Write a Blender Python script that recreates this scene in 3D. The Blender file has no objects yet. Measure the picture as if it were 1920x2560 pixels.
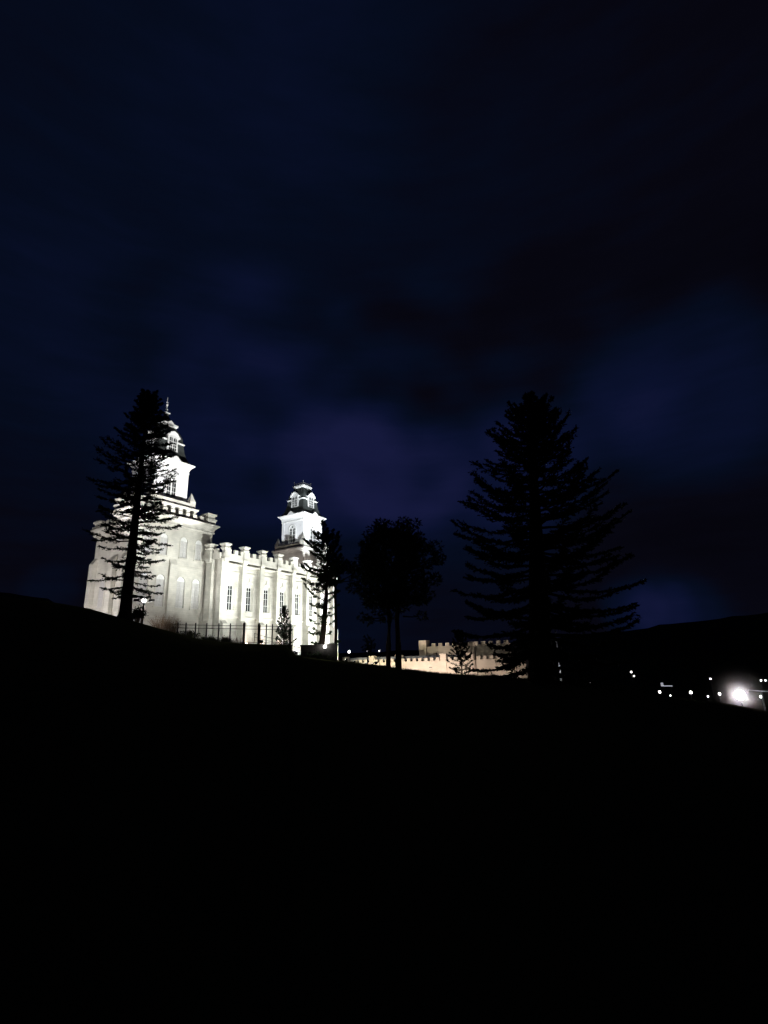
import bpy, bmesh, math, random
from mathutils import Vector, Matrix
R = math.radians
sc = bpy.context.scene
COL = sc.collection

# ------------------------------------------------------------------ camera
F = Vector((0.0, 0.96240115, 0.27163214))
RT = Vector((0.99955986, 0.00805831, -0.02855083))
UP = Vector((0.02966624, -0.27151258, 0.96197756))
cd = bpy.data.cameras.new('camera')
cam = bpy.data.objects.new('camera', cd); COL.objects.link(cam)
cd.sensor_fit = 'VERTICAL'; cd.sensor_height = 36.0; cd.lens = 1300 / 2560 * 36
cd.clip_start = 0.1; cd.clip_end = 9000
cam.matrix_world = Matrix(((RT.x, UP.x, -F.x, 0), (RT.y, UP.y, -F.y, 0), (RT.z, UP.z, -F.z, 1.6), (0, 0, 0, 1)))
sc.camera = cam
sc.view_settings.view_transform = 'Standard'; sc.view_settings.look = 'None'
sc.view_settings.exposure = 0; sc.view_settings.gamma = 1
try:
    sc.cycles.use_denoising = True
    sc.cycles.max_bounces = 6; sc.cycles.transparent_max_bounces = 8
    sc.cycles.sample_clamp_indirect = 4
except Exception: pass

# ------------------------------------------------------------------ night sky
world = bpy.data.worlds.new('World'); sc.world = world; world.use_nodes = True
nt = world.node_tree; N = nt.nodes; LK = nt.links
bg = N['Background']; bg.inputs[1].default_value = 1.0
tc = N.new('ShaderNodeTexCoord')
def vmath(op, a, b=None, val=None):
    n = N.new('ShaderNodeVectorMath'); n.operation = op; LK.new(a, n.inputs[0])
    if b is not None: LK.new(b, n.inputs[1])
    if val is not None: n.inputs[1].default_value = val
    return n
def fmath(op, a, b):
    n = N.new('ShaderNodeMath'); n.operation = op
    for i, x in enumerate((a, b)):
        if hasattr(x, 'is_output') or hasattr(x, 'links'): LK.new(x, n.inputs[i])
        else: n.inputs[i].default_value = x
    return n.outputs[0]
nz = N.new('ShaderNodeTexNoise'); nz.inputs['Scale'].default_value = 3.2; nz.inputs['Detail'].default_value = 5
LK.new(tc.outputs['Generated'], nz.inputs['Vector'])
off = vmath('SUBTRACT', nz.outputs['Color'], val=(0.5, 0.5, 0.5))
sc_ = N.new('ShaderNodeVectorMath'); sc_.operation = 'SCALE'; LK.new(off.outputs[0], sc_.inputs[0]); sc_.inputs['Scale'].default_value = 0.05
dirv = vmath('ADD', tc.outputs['Generated'], sc_.outputs[0])
dirn = vmath('NORMALIZE', dirv.outputs[0])
# openings and thick patches in the night cloud deck: direction, angular radius (deg), weight
LOBES = [((0.4218, 0.9045, 0.0628), 2.6, .24), ((0.4608, 0.8852, 0.0628), 2.6, .26), ((0.499, 0.8643, 0.0628), 2.4, .14), ((-0.5397, 0.8331, 0.1216), 2.2, .14),
         ((-0.447, 0.435, 0.782), 24, 0.150),
         ((-0.234, 0.477, 0.847), 24, -0.049),
         ((0.021, 0.495, 0.868), 24, 0.221),
         ((0.274, 0.481, 0.833), 24, 0.219),
         ((0.484, 0.442, 0.755), 24, 0.014),
         ((-0.519, 0.569, 0.638), 24, -0.058),
         ((-0.285, 0.644, 0.710), 24, 0.007),
         ((0.016, 0.677, 0.736), 24, -0.154),
         ((0.315, 0.649, 0.693), 24, -0.174),
         ((0.545, 0.578, 0.607), 24, -0.231),
         ((-0.502, 0.670, 0.547), 17, 0.033),
         ((-0.237, 0.758, 0.608), 17, 0.096),
         ((0.096, 0.782, 0.615), 17, 0.030),
         ((0.402, 0.725, 0.559), 17, 0.142),
         ((-0.346, 0.772, 0.534), 6.5, -0.102),
         ((-0.258, 0.796, 0.547), 6.5, 0.198),
         ((-0.163, 0.815, 0.557), 6.5, 0.195),
         ((-0.064, 0.826, 0.561), 6.5, -0.048),
         ((0.038, 0.828, 0.559), 6.5, 0.060),
         ((0.140, 0.822, 0.551), 6.5, 0.094),
         ((0.250, 0.806, 0.537), 6.5, -0.058),
         ((-0.353, 0.798, 0.488), 6.5, 0.094),
         ((-0.264, 0.824, 0.501), 6.5, -0.046),
         ((-0.168, 0.844, 0.509), 6.5, -0.276),
         ((-0.066, 0.856, 0.513), 6.5, 0.131),
         ((0.037, 0.859, 0.511), 6.5, -0.208),
         ((0.140, 0.852, 0.504), 6.5, -0.034),
         ((0.252, 0.835, 0.490), 6.5, -0.041),
         ((-0.359, 0.823, 0.440), 6.5, -0.074),
         ((-0.269, 0.851, 0.452), 6.5, 0.250),
         ((-0.172, 0.871, 0.459), 6.5, 0.252),
         ((-0.069, 0.884, 0.462), 6.5, 0.164),
         ((0.036, 0.887, 0.461), 6.5, 0.325),
         ((0.140, 0.880, 0.454), 6.5, 0.143),
         ((0.254, 0.861, 0.440), 6.5, 0.145),
         ((-0.364, 0.846, 0.390), 6.5, 0.053),
         ((-0.274, 0.875, 0.400), 6.5, -0.212),
         ((-0.175, 0.897, 0.406), 6.5, -0.192),
         ((-0.072, 0.910, 0.409), 6.5, -0.069),
         ((0.035, 0.913, 0.407), 6.5, -0.315),
         ((0.140, 0.906, 0.400), 6.5, -0.039),
         ((0.255, 0.886, 0.388), 6.5, -0.190),
         ((-0.368, 0.867, 0.337), 6.5, 0.043),
         ((-0.277, 0.896, 0.346), 6.5, 0.135),
         ((-0.178, 0.919, 0.351), 6.5, 0.219),
         ((-0.074, 0.933, 0.353), 6.5, 0.355),
         ((0.033, 0.936, 0.351), 6.5, 0.481),
         ((0.139, 0.928, 0.345), 6.5, 0.084),
         ((0.254, 0.908, 0.333), 6.5, 0.318),
         ((0.339, 0.784, 0.519), 9, -0.060),
         ((0.344, 0.821, 0.455), 8, 0.209),
         ((0.410, 0.762, 0.501), 9, 0.065),
         ((0.415, 0.797, 0.439), 8, -0.114),
         ((0.483, 0.733, 0.479), 9, 0.046),
         ((0.490, 0.765, 0.418), 8, 0.296),
         ((0.548, 0.701, 0.456), 9, -0.121),
         ((0.555, 0.731, 0.397), 8, 0.187),
         ((-0.576, 0.700, 0.423), 14, 0.026),
         ((-0.466, 0.759, 0.454), 14, 0.082),
         ((0.347, 0.858, 0.380), 8, 0.114),
         ((0.463, 0.812, 0.355), 8, 0.126),
         ((0.551, 0.766, 0.332), 8, 0.107),
         ((-0.483, 0.828, 0.284), 11, 0.055),
         ((-0.265, 0.915, 0.305), 11, 0.076),
         ((-0.091, 0.946, 0.310), 11, 0.033),
         ((0.093, 0.948, 0.304), 11, 0.012),
         ((0.268, 0.919, 0.290), 11, 0.123),
         ((0.420, 0.867, 0.268), 11, -0.030),
         ((0.543, 0.804, 0.244), 11, -0.062),
         ((-0.594, 0.787, 0.164), 12, -0.081),
         ((-0.183, 0.966, 0.184), 12, 0.019),
         ((-0.003, 0.983, 0.182), 12, 0.017),
         ((0.178, 0.969, 0.174), 12, 0.131),
         ((0.342, 0.926, 0.161), 12, -0.028),
         ((0.510, 0.848, 0.142), 12, -0.185),
         ((0.590, 0.797, 0.130), 12, 0.163),
         ((-0.450, 0.890, 0.069), 8, -0.042),
         ((-0.184, 0.981, 0.067), 8, 0.057),
         ((0.171, 0.984, 0.057), 8, -0.130),
         ((0.470, 0.881, 0.042), 5, 0.181)]
acc = None
for d, rad, wt in LOBES:
    dt = vmath('DOT_PRODUCT', dirn.outputs[0], val=Vector(d).normalized())
    mr = N.new('ShaderNodeMapRange'); mr.interpolation_type = 'SMOOTHERSTEP'
    LK.new(dt.outputs['Value'], mr.inputs['Value'])
    mr.inputs['From Min'].default_value = math.cos(R(rad * 1.5)); mr.inputs['From Max'].default_value = math.cos(R(rad * .05))
    mr.inputs['To Min'].default_value = 0; mr.inputs['To Max'].default_value = wt
    acc = mr.outputs[0] if acc is None else fmath('ADD', acc, mr.outputs[0])
nz2 = N.new('ShaderNodeTexNoise'); nz2.inputs['Scale'].default_value = 7.0; nz2.inputs['Detail'].default_value = 6; nz2.inputs['Roughness'].default_value = .55
mp = N.new('ShaderNodeMapping'); mp.inputs['Scale'].default_value = (1, 1, 5.5)
LK.new(dirn.outputs[0], mp.inputs['Vector']); LK.new(mp.outputs[0], nz2.inputs['Vector'])
n2 = fmath('MULTIPLY', fmath('SUBTRACT', nz2.outputs['Fac'], 0.5), 0.24)
tot = fmath('ADD', fmath('ADD', acc, n2), 0.255)
cr = N.new('ShaderNodeValToRGB'); LK.new(tot, cr.inputs['Fac'])
els = cr.color_ramp.elements
els[0].position = 0.0; els[0].color = (0.0014, 0.0012, 0.0030, 1)
els[1].position = 1.0; els[1].color = (0.0078, 0.0098, 0.0440, 1)
for p_, c_ in ((0.20, (0.0020, 0.0020, 0.0052, 1)), (0.42, (0.0017, 0.0036, 0.0118, 1)), (0.70, (0.0033, 0.0057, 0.0250, 1))):
    e = els.new(p_); e.color = c_
LK.new(cr.outputs[0], bg.inputs[0])

# ------------------------------------------------------------------ materials
def newmat(name):
    m = bpy.data.materials.new(name); m.use_nodes = True
    return m, m.node_tree.nodes, m.node_tree.links, m.node_tree.nodes['Principled BSDF']
def plain(name, col, rough=.7, metal=0, spec=None):
    m, n, l, b = newmat(name)
    t = n.new('ShaderNodeTexNoise'); t.inputs['Scale'].default_value = 3.0; t.inputs['Detail'].default_value = 5
    co = n.new('ShaderNodeTexCoord'); l.new(co.outputs['Object'], t.inputs['Vector'])
    r_ = n.new('ShaderNodeValToRGB'); l.new(t.outputs['Fac'], r_.inputs['Fac'])
    r_.color_ramp.elements[0].position = .3; r_.color_ramp.elements[1].position = .75
    r_.color_ramp.elements[0].color = (*[c * .78 for c in col], 1); r_.color_ramp.elements[1].color = (*col, 1)
    l.new(r_.outputs[0], b.inputs['Base Color'])
    b.inputs['Roughness'].default_value = rough; b.inputs['Metallic'].default_value = metal
    if spec is not None: b.inputs['Specular IOR Level'].default_value = spec
    return m
def emit(name, col, s):
    m, n, l, b = newmat(name)
    b.inputs['Base Color'].default_value = (*col, 1)
    b.inputs['Emission Color'].default_value = (*col, 1); b.inputs['Emission Strength'].default_value = s
    return m
def ashlar(name, c1, c2, mort, bw=1.15, bh=.42, blotch=.16, bump=.25):
    m, n, l, b = newmat(name)
    co = n.new('ShaderNodeTexCoord'); sx = n.new('ShaderNodeSeparateXYZ'); l.new(co.outputs['Object'], sx.inputs[0])
    ad = n.new('ShaderNodeMath'); ad.operation = 'ADD'; l.new(sx.outputs[0], ad.inputs[0]); l.new(sx.outputs[1], ad.inputs[1])
    cx = n.new('ShaderNodeCombineXYZ'); l.new(ad.outputs[0], cx.inputs[0]); l.new(sx.outputs[2], cx.inputs[1])
    br = n.new('ShaderNodeTexBrick'); l.new(cx.outputs[0], br.inputs['Vector'])
    br.inputs['Scale'].default_value = 1; br.inputs['Brick Width'].default_value = bw; br.inputs['Row Height'].default_value = bh
    br.inputs['Mortar Size'].default_value = .012; br.inputs['Color1'].default_value = (*c1, 1); br.inputs['Color2'].default_value = (*c2, 1); br.inputs['Mortar'].default_value = (*mort, 1)
    t = n.new('ShaderNodeTexNoise'); t.inputs['Scale'].default_value = .45; t.inputs['Detail'].default_value = 6; l.new(co.outputs['Object'], t.inputs['Vector'])
    mr = n.new('ShaderNodeMapRange'); l.new(t.outputs['Fac'], mr.inputs[0]); mr.inputs[1].default_value = .3; mr.inputs[2].default_value = .7
    mr.inputs[3].default_value = 1 - blotch; mr.inputs[4].default_value = 1 + blotch * .4
    mx = n.new('ShaderNodeMix'); mx.data_type = 'RGBA'; mx.blend_type = 'MULTIPLY'; mx.inputs[0].default_value = 1
    l.new(br.outputs['Color'], mx.inputs[6]); l.new(mr.outputs[0], mx.inputs[7]); l.new(mx.outputs[2], b.inputs['Base Color'])
    t2 = n.new('ShaderNodeTexNoise'); t2.inputs['Scale'].default_value = 9; t2.inputs['Detail'].default_value = 5; l.new(co.outputs['Object'], t2.inputs['Vector'])
    sb = n.new('ShaderNodeMath'); sb.operation = 'SUBTRACT'; l.new(t2.outputs['Fac'], sb.inputs[0]); l.new(br.outputs['Fac'], sb.inputs[1])
    bp = n.new('ShaderNodeBump'); bp.inputs['Strength'].default_value = bump; bp.inputs['Distance'].default_value = .04
    l.new(sb.outputs[0], bp.inputs['Height']); l.new(bp.outputs[0], b.inputs['Normal'])
    b.inputs['Roughness'].default_value = .9; b.inputs['Specular IOR Level'].default_value = .2
    return m
def boards(name, col):
    m, n, l, b = newmat(name)
    co = n.new('ShaderNodeTexCoord'); w = n.new('ShaderNodeTexWave'); w.wave_type = 'BANDS'; w.bands_direction = 'Z'; w.wave_profile = 'SAW'
    w.inputs['Scale'].default_value = 1.6; l.new(co.outputs['Object'], w.inputs['Vector'])
    bp = n.new('ShaderNodeBump'); bp.inputs['Strength'].default_value = .18; bp.inputs['Distance'].default_value = .03
    l.new(w.outputs['Fac'], bp.inputs['Height']); l.new(bp.outputs[0], b.inputs['Normal'])
    b.inputs['Base Color'].default_value = (*col, 1); b.inputs['Roughness'].default_value = .55
    return m
M = dict(
    stone=ashlar('oolite_stone', (.61, .59, .53), (.56, .545, .495), (.46, .445, .40), blotch=.24, bump=.35),
    cream=ashlar('annex_stone', (.58, .49, .40), (.54, .46, .38), (.46, .39, .32), 1.4, .5, .1, .1),
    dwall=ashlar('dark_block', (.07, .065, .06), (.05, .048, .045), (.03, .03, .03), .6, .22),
    white=boards('white_boards', (.78, .78, .79)),
    trim=plain('white_trim', (.80, .80, .79), .5),
    slate=plain('slate', (.060, .068, .066), .62),
    glass=plain('dark_glass', (.030, .033, .034), .08, 0, .5),
    blind=plain('pale_blind', (.55, .54, .53), .6),
    black=plain('black_metal', (.015, .015, .016), .5),
    grey=plain('grey_metal', (.16, .16, .17), .45, .5),
    polew=plain('white_pole', (.74, .74, .76), .4),
    bark=plain('bark', (.045, .034, .026), .95, 0, .1),
    needle=plain('needles', (.028, .046, .026), .8, 0, .15),
    needle2=plain('pine_needles', (.034, .060, .028), .8, 0, .15),
    twig=plain('dry_twigs', (.24, .17, .12), .9, 0, .1),
    hedge=plain('shrub_leaves', (.07, .085, .045), .85, 0, .15),
    grassblade=plain('grass_blades', (.045, .055, .026), .9, 0, .1),
    roofgrey=plain('lead_roof', (.26, .27, .30), .5),
    rock=plain('pale_rock', (.30, .28, .25), .9),
    lens=emit('lamp_lens', (1, .97, .92), 14), globe=emit('lamp_globe', (1, .98, .95), 6), glare=emit('glaring_lens', (1, .97, .95), 120),
    warm=emit('warm_lens', (1, .80, .62), 10), town=emit('town_globe', (1, .96, .90), 5), dimtown=emit('dim_globe', (1, .95, .9), 1.6),
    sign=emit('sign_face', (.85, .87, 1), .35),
)

# ------------------------------------------------------------------ mesh helpers
class MB:
    def __init__(s): s.v = []; s.f = []
    def add(s, vs, fs):
        b = len(s.v); s.v += [tuple(p) for p in vs]; s.f += [tuple(i + b for i in f) for f in fs]
    def box(s, x0, x1, y0, y1, z0, z1):
        s.add([(x0, y0, z0), (x1, y0, z0), (x1, y1, z0), (x0, y1, z0), (x0, y0, z1), (x1, y0, z1), (x1, y1, z1), (x0, y1, z1)],
              [(3, 2, 1, 0), (4, 5, 6, 7), (0, 1, 5, 4), (1, 2, 6, 5), (2, 3, 7, 6), (3, 0, 4, 7)])
    def loft(s, rects):                    # rects: (x0,x1,y0,y1,z), closed top and bottom
        vs = []; fs = []
        for (x0, x1, y0, y1, z) in rects: vs += [(x0, y0, z), (x1, y0, z), (x1, y1, z), (x0, y1, z)]
        for i in range(len(rects) - 1):
            a = 4 * i
            for k in range(4): fs.append((a + k, a + (k + 1) % 4, a + 4 + (k + 1) % 4, a + 4 + k))
        fs.append((3, 2, 1, 0)); t = 4 * (len(rects) - 1); fs.append((t, t + 1, t + 2, t + 3))
        s.add(vs, fs)
    def sq(s, cx, cy, prof):               # square profile [(z, half)]
        s.loft([(cx - h, cx + h, cy - h, cy + h, z) for z, h in prof])
    def prism(s, pts, d):                  # polygon of 3D points extruded by vector d
        n = len(pts); d = Vector(d); a = [Vector(p) for p in pts]; b = [p + d for p in a]
        s.add(a + b, [tuple(range(n))[::-1], tuple(range(n, 2 * n))] + [(i, (i + 1) % n, n + (i + 1) % n, n + i) for i in range(n)])
    def tube(s, pts, rad, n=8, cap=True):
        pts = [Vector(p) for p in pts]; vs = []; fs = []
        for i, p in enumerate(pts):
            t = (pts[min(i + 1, len(pts) - 1)] - pts[max(i - 1, 0)]).normalized()
            a = t.cross(Vector((0, 0, 1)))
            if a.length < .05: a = t.cross(Vector((0, 1, 0)))
            a.normalize(); b = t.cross(a); r_ = rad[i] if isinstance(rad, (list, tuple)) else rad
            for k in range(n):
                q = 2 * math.pi * k / n; vs.append(p + (a * math.cos(q) + b * math.sin(q)) * r_)
        for i in range(len(pts) - 1):
            for k in range(n): fs.append((i * n + k, i * n + (k + 1) % n, (i + 1) * n + (k + 1) % n, (i + 1) * n + k))
        if cap: fs.append(tuple(range(n))[::-1]); fs.append(tuple(range((len(pts) - 1) * n, len(pts) * n)))
        s.add(vs, fs)
    def ball(s, c, r_, n=10, m=7, sz=1.0):
        c = Vector(c); vs = [c + Vector((0, 0, r_ * sz))]; fs = []
        for j in range(1, m):
            t = math.pi * j / m
            for k in range(n):
                q = 2 * math.pi * k / n; vs.append(c + Vector((r_ * math.sin(t) * math.cos(q), r_ * math.sin(t) * math.sin(q), r_ * sz * math.cos(t))))
        vs.append(c - Vector((0, 0, r_ * sz))); L_ = len(vs) - 1
        for k in range(n):
            fs.append((0, 1 + k, 1 + (k + 1) % n)); fs.append((L_, 1 + (m - 2) * n + (k + 1) % n, 1 + (m - 2) * n + k))
            for j in range(m - 2): fs.append((1 + j * n + k, 1 + (j + 1) * n + k, 1 + (j + 1) * n + (k + 1) % n, 1 + j * n + (k + 1) % n))
        s.add(vs, fs)
    def build(s, name, mat, parent=None, off=(0, 0, 0), smooth=False):
        me = bpy.data.meshes.new(name); o = Vector(off)
        me.from_pydata([tuple(Vector(p) - o) for p in s.v], [], s.f); me.update()
        bm = bmesh.new(); bm.from_mesh(me); bmesh.ops.recalc_face_normals(bm, faces=bm.faces); bm.to_mesh(me); bm.free()
        me.materials.append(mat)
        if smooth:
            for p in me.polygons: p.use_smooth = True
        ob = bpy.data.objects.new(name, me); COL.objects.link(ob)
        if parent is not None: ob.parent = parent
        return ob
    def raw(s, name, mat, parent=None):    # no normal fix, for foliage
        me = bpy.data.meshes.new(name); me.from_pydata(s.v, [], s.f); me.update(); me.materials.append(mat)
        ob = bpy.data.objects.new(name, me); COL.objects.link(ob)
        if parent is not None: ob.parent = parent
        return ob
def tag(o, label=None, cat=None, group=None, kind=None):
    if label: o['label'] = label
    if cat: o['category'] = cat
    if group: o['group'] = group
    if kind: o['kind'] = kind
    return o
def thing(name, loc, label, cat, group=None, rz=0):
    o = bpy.data.objects.new(name, None); COL.objects.link(o); o.location = loc; o.rotation_euler = (0, 0, rz)
    o.empty_display_size = .5
    return tag(o, label, cat, group)

# ------------------------------------------------------------------ terrain
CREST = [(-180, 0.5), (-120, 2), (-70, 6), (-42.01, 6.67), (-36.6, 6.29), (-33.59, 6.05), (-29.61, 5.43), (-27.23, 4.68), (-26.52, 4.53), (-24.69, 3.97), (-21.7, 3.1),
         (-19.38, 2.44), (-17.04, 2.13), (-14.65, 1.92), (-11.39, 1.73), (-10.6, 1.6), (-9.8, 0.62), (-8.68, 0.5), (-5.54, -0.01), (-3.01, -0.41), (-0.48, -0.77), (1.19, -1.1), (5.37, -1.65),
         (9.48, -1.99), (14.25, -2.44), (17.31, -2.76), (21.0, -2.99), (23.79, -3.42), (25.75, -3.99), (29.22, -4.58), (32.14, -5.16), (34.05, -5.58), (39.76, -6.5), (70, -6), (120, -2), (180, .5)]
RC = [(-180, 60), (-42, 58), (-26.5, 55), (-15, 60), (-11, 62), (-7, 63), (0, 60), (8, 55), (15.4, 46), (20, 50), (28, 60), (40, 62), (180, 60)]
def lerp(tab, x):
    for (a, b), (c, d) in zip(tab, tab[1:]):
        if x <= c: return b + (d - b) * (x - a) / (c - a)
    return tab[-1][1]
def sstep(a, b, x):
    t = max(0, min(1, (x - a) / (b - a))); return t * t * (3 - 2 * t)
YAW = R(31.70670874626239)
U_ = Vector((math.sin(YAW), math.cos(YAW), 0)); N_ = Vector((-math.cos(YAW), math.sin(YAW), 0))
def W(u, v, z): return U_ * u + N_ * v + Vector((0, 0, z))
def gz(x, y):
    r_ = math.hypot(x, y); ph = math.degrees(math.atan2(x, y))
    if r_ < 1e-3: return 0
    rc = lerp(RC, ph); el = lerp(CREST, ph); zc = 1.6 + rc * math.tan(R(el))
    bump = .10 * math.sin(x * .35 + 1) * math.sin(y * .28) + .05 * math.sin(x * 1.1) * math.sin(y * .9 + 2)
    if r_ <= rc:
        t = r_ / rc
        return zc * t ** 1.25 + bump * (1 - t) * min(1, r_ / 4)
    u = x * U_.x + y * U_.y
    left = max(2.2, min(5.4, 5.2 - .068 * (u - 75)))
    right = -4.6 - 9 * sstep(150, 260, r_) - 9 * sstep(18, 30, ph) * sstep(70, 170, r_)
    w = sstep(-5, 3, ph)
    tgt = left * (1 - w) + right * w
    sight = 1.6 + r_ * math.tan(R(el))
    tgt = min(tgt, sight - .25)
    far = sstep(300, 900, r_)
    tgt = tgt * (1 - far) + (-14) * far
    return zc + (tgt - zc) * sstep(rc, rc + (14 if ph < 0 else 22), r_)
def polar(rs, phs):
    mb = MB(); n = len(phs)
    vs = [(0, 0, 0)]; fs = []
    for r_ in rs:
        for p in phs:
            x, y = r_ * math.sin(R(p)), r_ * math.cos(R(p)); vs.append((x, y, gz(x, y)))
    for k in range(n): fs.append((0, 1 + k, 1 + (k + 1) % n))
    for i in range(len(rs) - 1):
        for k in range(n):
            a = 1 + i * n; fs.append((a + k, a + n + k, a + n + (k + 1) % n, a + (k + 1) % n))
    mb.add(vs, fs); return mb
rs = [1, 2.5, 5, 9, 14, 20, 26, 32, 38, 42] + [44 + .8 * i for i in range(50)] + [86, 92, 100, 110, 120, 132, 145, 160, 180, 205, 240, 280, 330, 400, 520, 700, 1000, 1600, 2600, 4200]
phs = [-50 + .4 * i for i in range(251)] + [55, 62, 70, 80, 92, 105, 120, 135, 150, 165, 180, 195, 210, 225, 240, 255, 268, 280, 290, 298, 305]
phs = [p if p <= 180 else p - 360 for p in phs]
def grassmat():
    m, n, l, b = newmat('dry_grass')
    co = n.new('ShaderNodeTexCoord'); t = n.new('ShaderNodeTexNoise'); t.inputs['Scale'].default_value = .5; t.inputs['Detail'].default_value = 8
    l.new(co.outputs['Object'], t.inputs['Vector']); r_ = n.new('ShaderNodeValToRGB'); l.new(t.outputs['Fac'], r_.inputs['Fac'])
    r_.color_ramp.elements[0].color = (.028, .036, .016, 1); r_.color_ramp.elements[1].color = (.075, .075, .036, 1)
    l.new(r_.outputs[0], b.inputs['Base Color']); b.inputs['Roughness'].default_value = 1; b.inputs['Specular IOR Level'].default_value = 0
    return m
g = polar(rs, phs).build('ground', grassmat(), smooth=True); tag(g, 'dark grassy hillside rising from the viewer to a black crest', None, kind='structure')
HILL = [(-75, 3), (-60, 4.5), (-44.22, 5.4), (-36.7, 6.6), (-33.02, 6.2), (-29.45, 3.95), (-19.28, 0.8), (-5.11, 0.75), (5.5, 0.73), (13.8, 1.0), (20.91, 1.91), (23.85, 1.93), (26.71, 2.28), (28.77, 2.51), (32.02, 2.71), (35.67, 2.99), (43.03, 3.36), (60, 4), (75, 3)]
hm = MB(); hv = []; hf = []; rows = [(1500, 0), (1800, .45), (2150, .8), (2500, 1.0), (3100, .55), (3800, 0)]
hp = [-75 + i for i in range(151)]
random.seed(4)
jit = [random.uniform(-1, 1) for _ in hp]
for r_, f_ in rows:
    for i, p in enumerate(hp):
        top = 1.6 + 2500 * math.tan(R(lerp(HILL, p))) + 4 * jit[i] * (f_ > .9)
        hv.append((r_ * math.sin(R(p)), r_ * math.cos(R(p)), -30 + (top + 30) * f_))
n_ = len(hp)
for j in range(len(rows) - 1):
    for i in range(n_ - 1): hf.append((j * n_ + i, (j + 1) * n_ + i, (j + 1) * n_ + i + 1, j * n_ + i + 1))
hm.add(hv, hf); tag(hm.build('hills', plain('hill_scrub', (.035, .04, .03), 1, 0, 0), smooth=True), 'low black ridge of hills along the horizon', None, kind='structure')

# grass blades fringing the crest
random.seed(8); gb = MB()
for _ in range(9000):
    ph = random.uniform(-12, 36); rr = lerp(RC, ph) + random.uniform(-3, 1.2)
    x, y = rr * math.sin(R(ph)), rr * math.cos(R(ph)); z = gz(x, y) - .03
    h = random.uniform(.08, .26) * (1.5 if random.random() < .06 else 1); a = random.uniform(0, 6.28); w_ = .025
    dx, dy = math.cos(a) * w_, math.sin(a) * w_; lx, ly = random.uniform(-.1, .1), random.uniform(-.1, .1)
    gb.add([(x - dx, y - dy, z), (x + dx, y + dy, z), (x + lx, y + ly, z + h)], [(0, 1, 2)])
tag(gb.raw('grass', M['grassblade']), 'short grass tufts fringing the dark hill crest', 'grass', kind='stuff')

# ------------------------------------------------------------------ temple
ROT = math.pi / 2 - YAW
ORI = Vector((90, 100, 4))
def trees_root(name, u, v, z, label, cat): return thing(name, W(u, v, z), label, cat, rz=ROT)
T = trees_root('temple', 90, 100, 4, 'tall floodlit white stone temple with two domed towers on the hill', 'temple')
def tb(mb, name, mat, parent=None): return mb.build(name, mat, parent or T, ORI if (parent is None or parent is T or parent.get('_o')) else ORI)
class Face:                                  # vertical face: origin (u,v), direction along, outward normal
    def __init__(s, o, d, n): s.o = Vector((*o, 0)); s.d = Vector((*d, 0)); s.n = Vector((*n, 0))
    def p(s, a, d, z): q = s.o + s.d * a + s.n * d; return Vector((q.x, q.y, z))
    def box(s, mb, a0, a1, d0, d1, z0, z1):
        mb.add([s.p(a0, d0, z0), s.p(a1, d0, z0), s.p(a1, d1, z0), s.p(a0, d1, z0), s.p(a0, d0, z1), s.p(a1, d0, z1), s.p(a1, d1, z1), s.p(a0, d1, z1)],
               [(3, 2, 1, 0), (4, 5, 6, 7), (0, 1, 5, 4), (1, 2, 6, 5), (2, 3, 7, 6), (3, 0, 4, 7)])
    def wedge(s, mb, a0, a1, d0, d1, z0, z1):   # sloping weathering: full depth at z0, back to d0 at z1
        mb.add([s.p(a0, d0, z0), s.p(a1, d0, z0), s.p(a1, d1, z0), s.p(a0, d1, z0), s.p(a0, d0, z1), s.p(a1, d0, z1)],
               [(3, 2, 1, 0), (0, 1, 5, 4), (3, 2, 5, 4), (0, 3, 4), (1, 2, 5)])
    def poly(s, mb, pts, d0, d1):               # pts (a,z), extruded d0->d1
        mb.prism([s.p(a, d0, z) for a, z in pts], s.n * (d1 - d0))
def arch(c, hw, z0, zs, n=12, pt=1.0):
    return [(c - hw, z0), (c + hw, z0)] + [(c + hw * math.cos(math.pi * i / n), zs + hw * pt * math.sin(math.pi * i / n)) for i in range(n + 1)]
def wall_open(mb, F_, a0, a1, z0, z1, ops, depth, inner=None):
    ops = sorted(ops); cur = a0; q = lambda pts: mb.add(pts, [tuple(range(len(pts)))])
    for c, hw, zs, zsp, ar in ops:
        q([F_.p(cur, 0, z0), F_.p(c - hw, 0, z0), F_.p(c - hw, 0, z1), F_.p(cur, 0, z1)])
        q([F_.p(c - hw, 0, z0), F_.p(c + hw, 0, z0), F_.p(c + hw, 0, zs), F_.p(c - hw, 0, zs)])
        n = 12
        top = [(c + hw * math.cos(math.pi * (1 - i / n)), zsp + (hw * math.sin(math.pi * i / n) if ar else 0)) for i in range(n + 1)]
        for (xa, za), (xb, zb) in zip(top, top[1:]): q([F_.p(xa, 0, za), F_.p(xb, 0, zb), F_.p(xb, 0, z1), F_.p(xa, 0, z1)])
        out = [(c - hw, zs)] + top + [(c + hw, zs)]
        k = 1 if inner is None else inner / hw
        inn = [(c + (x - c) * k, zsp + (z - zsp) * k if z > zsp else z) for x, z in out]
        for (xa, za), (xb, zb), (xc, zc), (xd, zd) in zip(out, out[1:] + out[:1], inn[1:] + inn[:1], inn): q([F_.p(xa, 0, za), F_.p(xb, 0, zb), F_.p(xc, -depth, zc), F_.p(xd, -depth, zd)])
        cur = c + hw
    q([F_.p(cur, 0, z0), F_.p(a1, 0, z0), F_.p(a1, 0, z1), F_.p(cur, 0, z1)])
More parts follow.
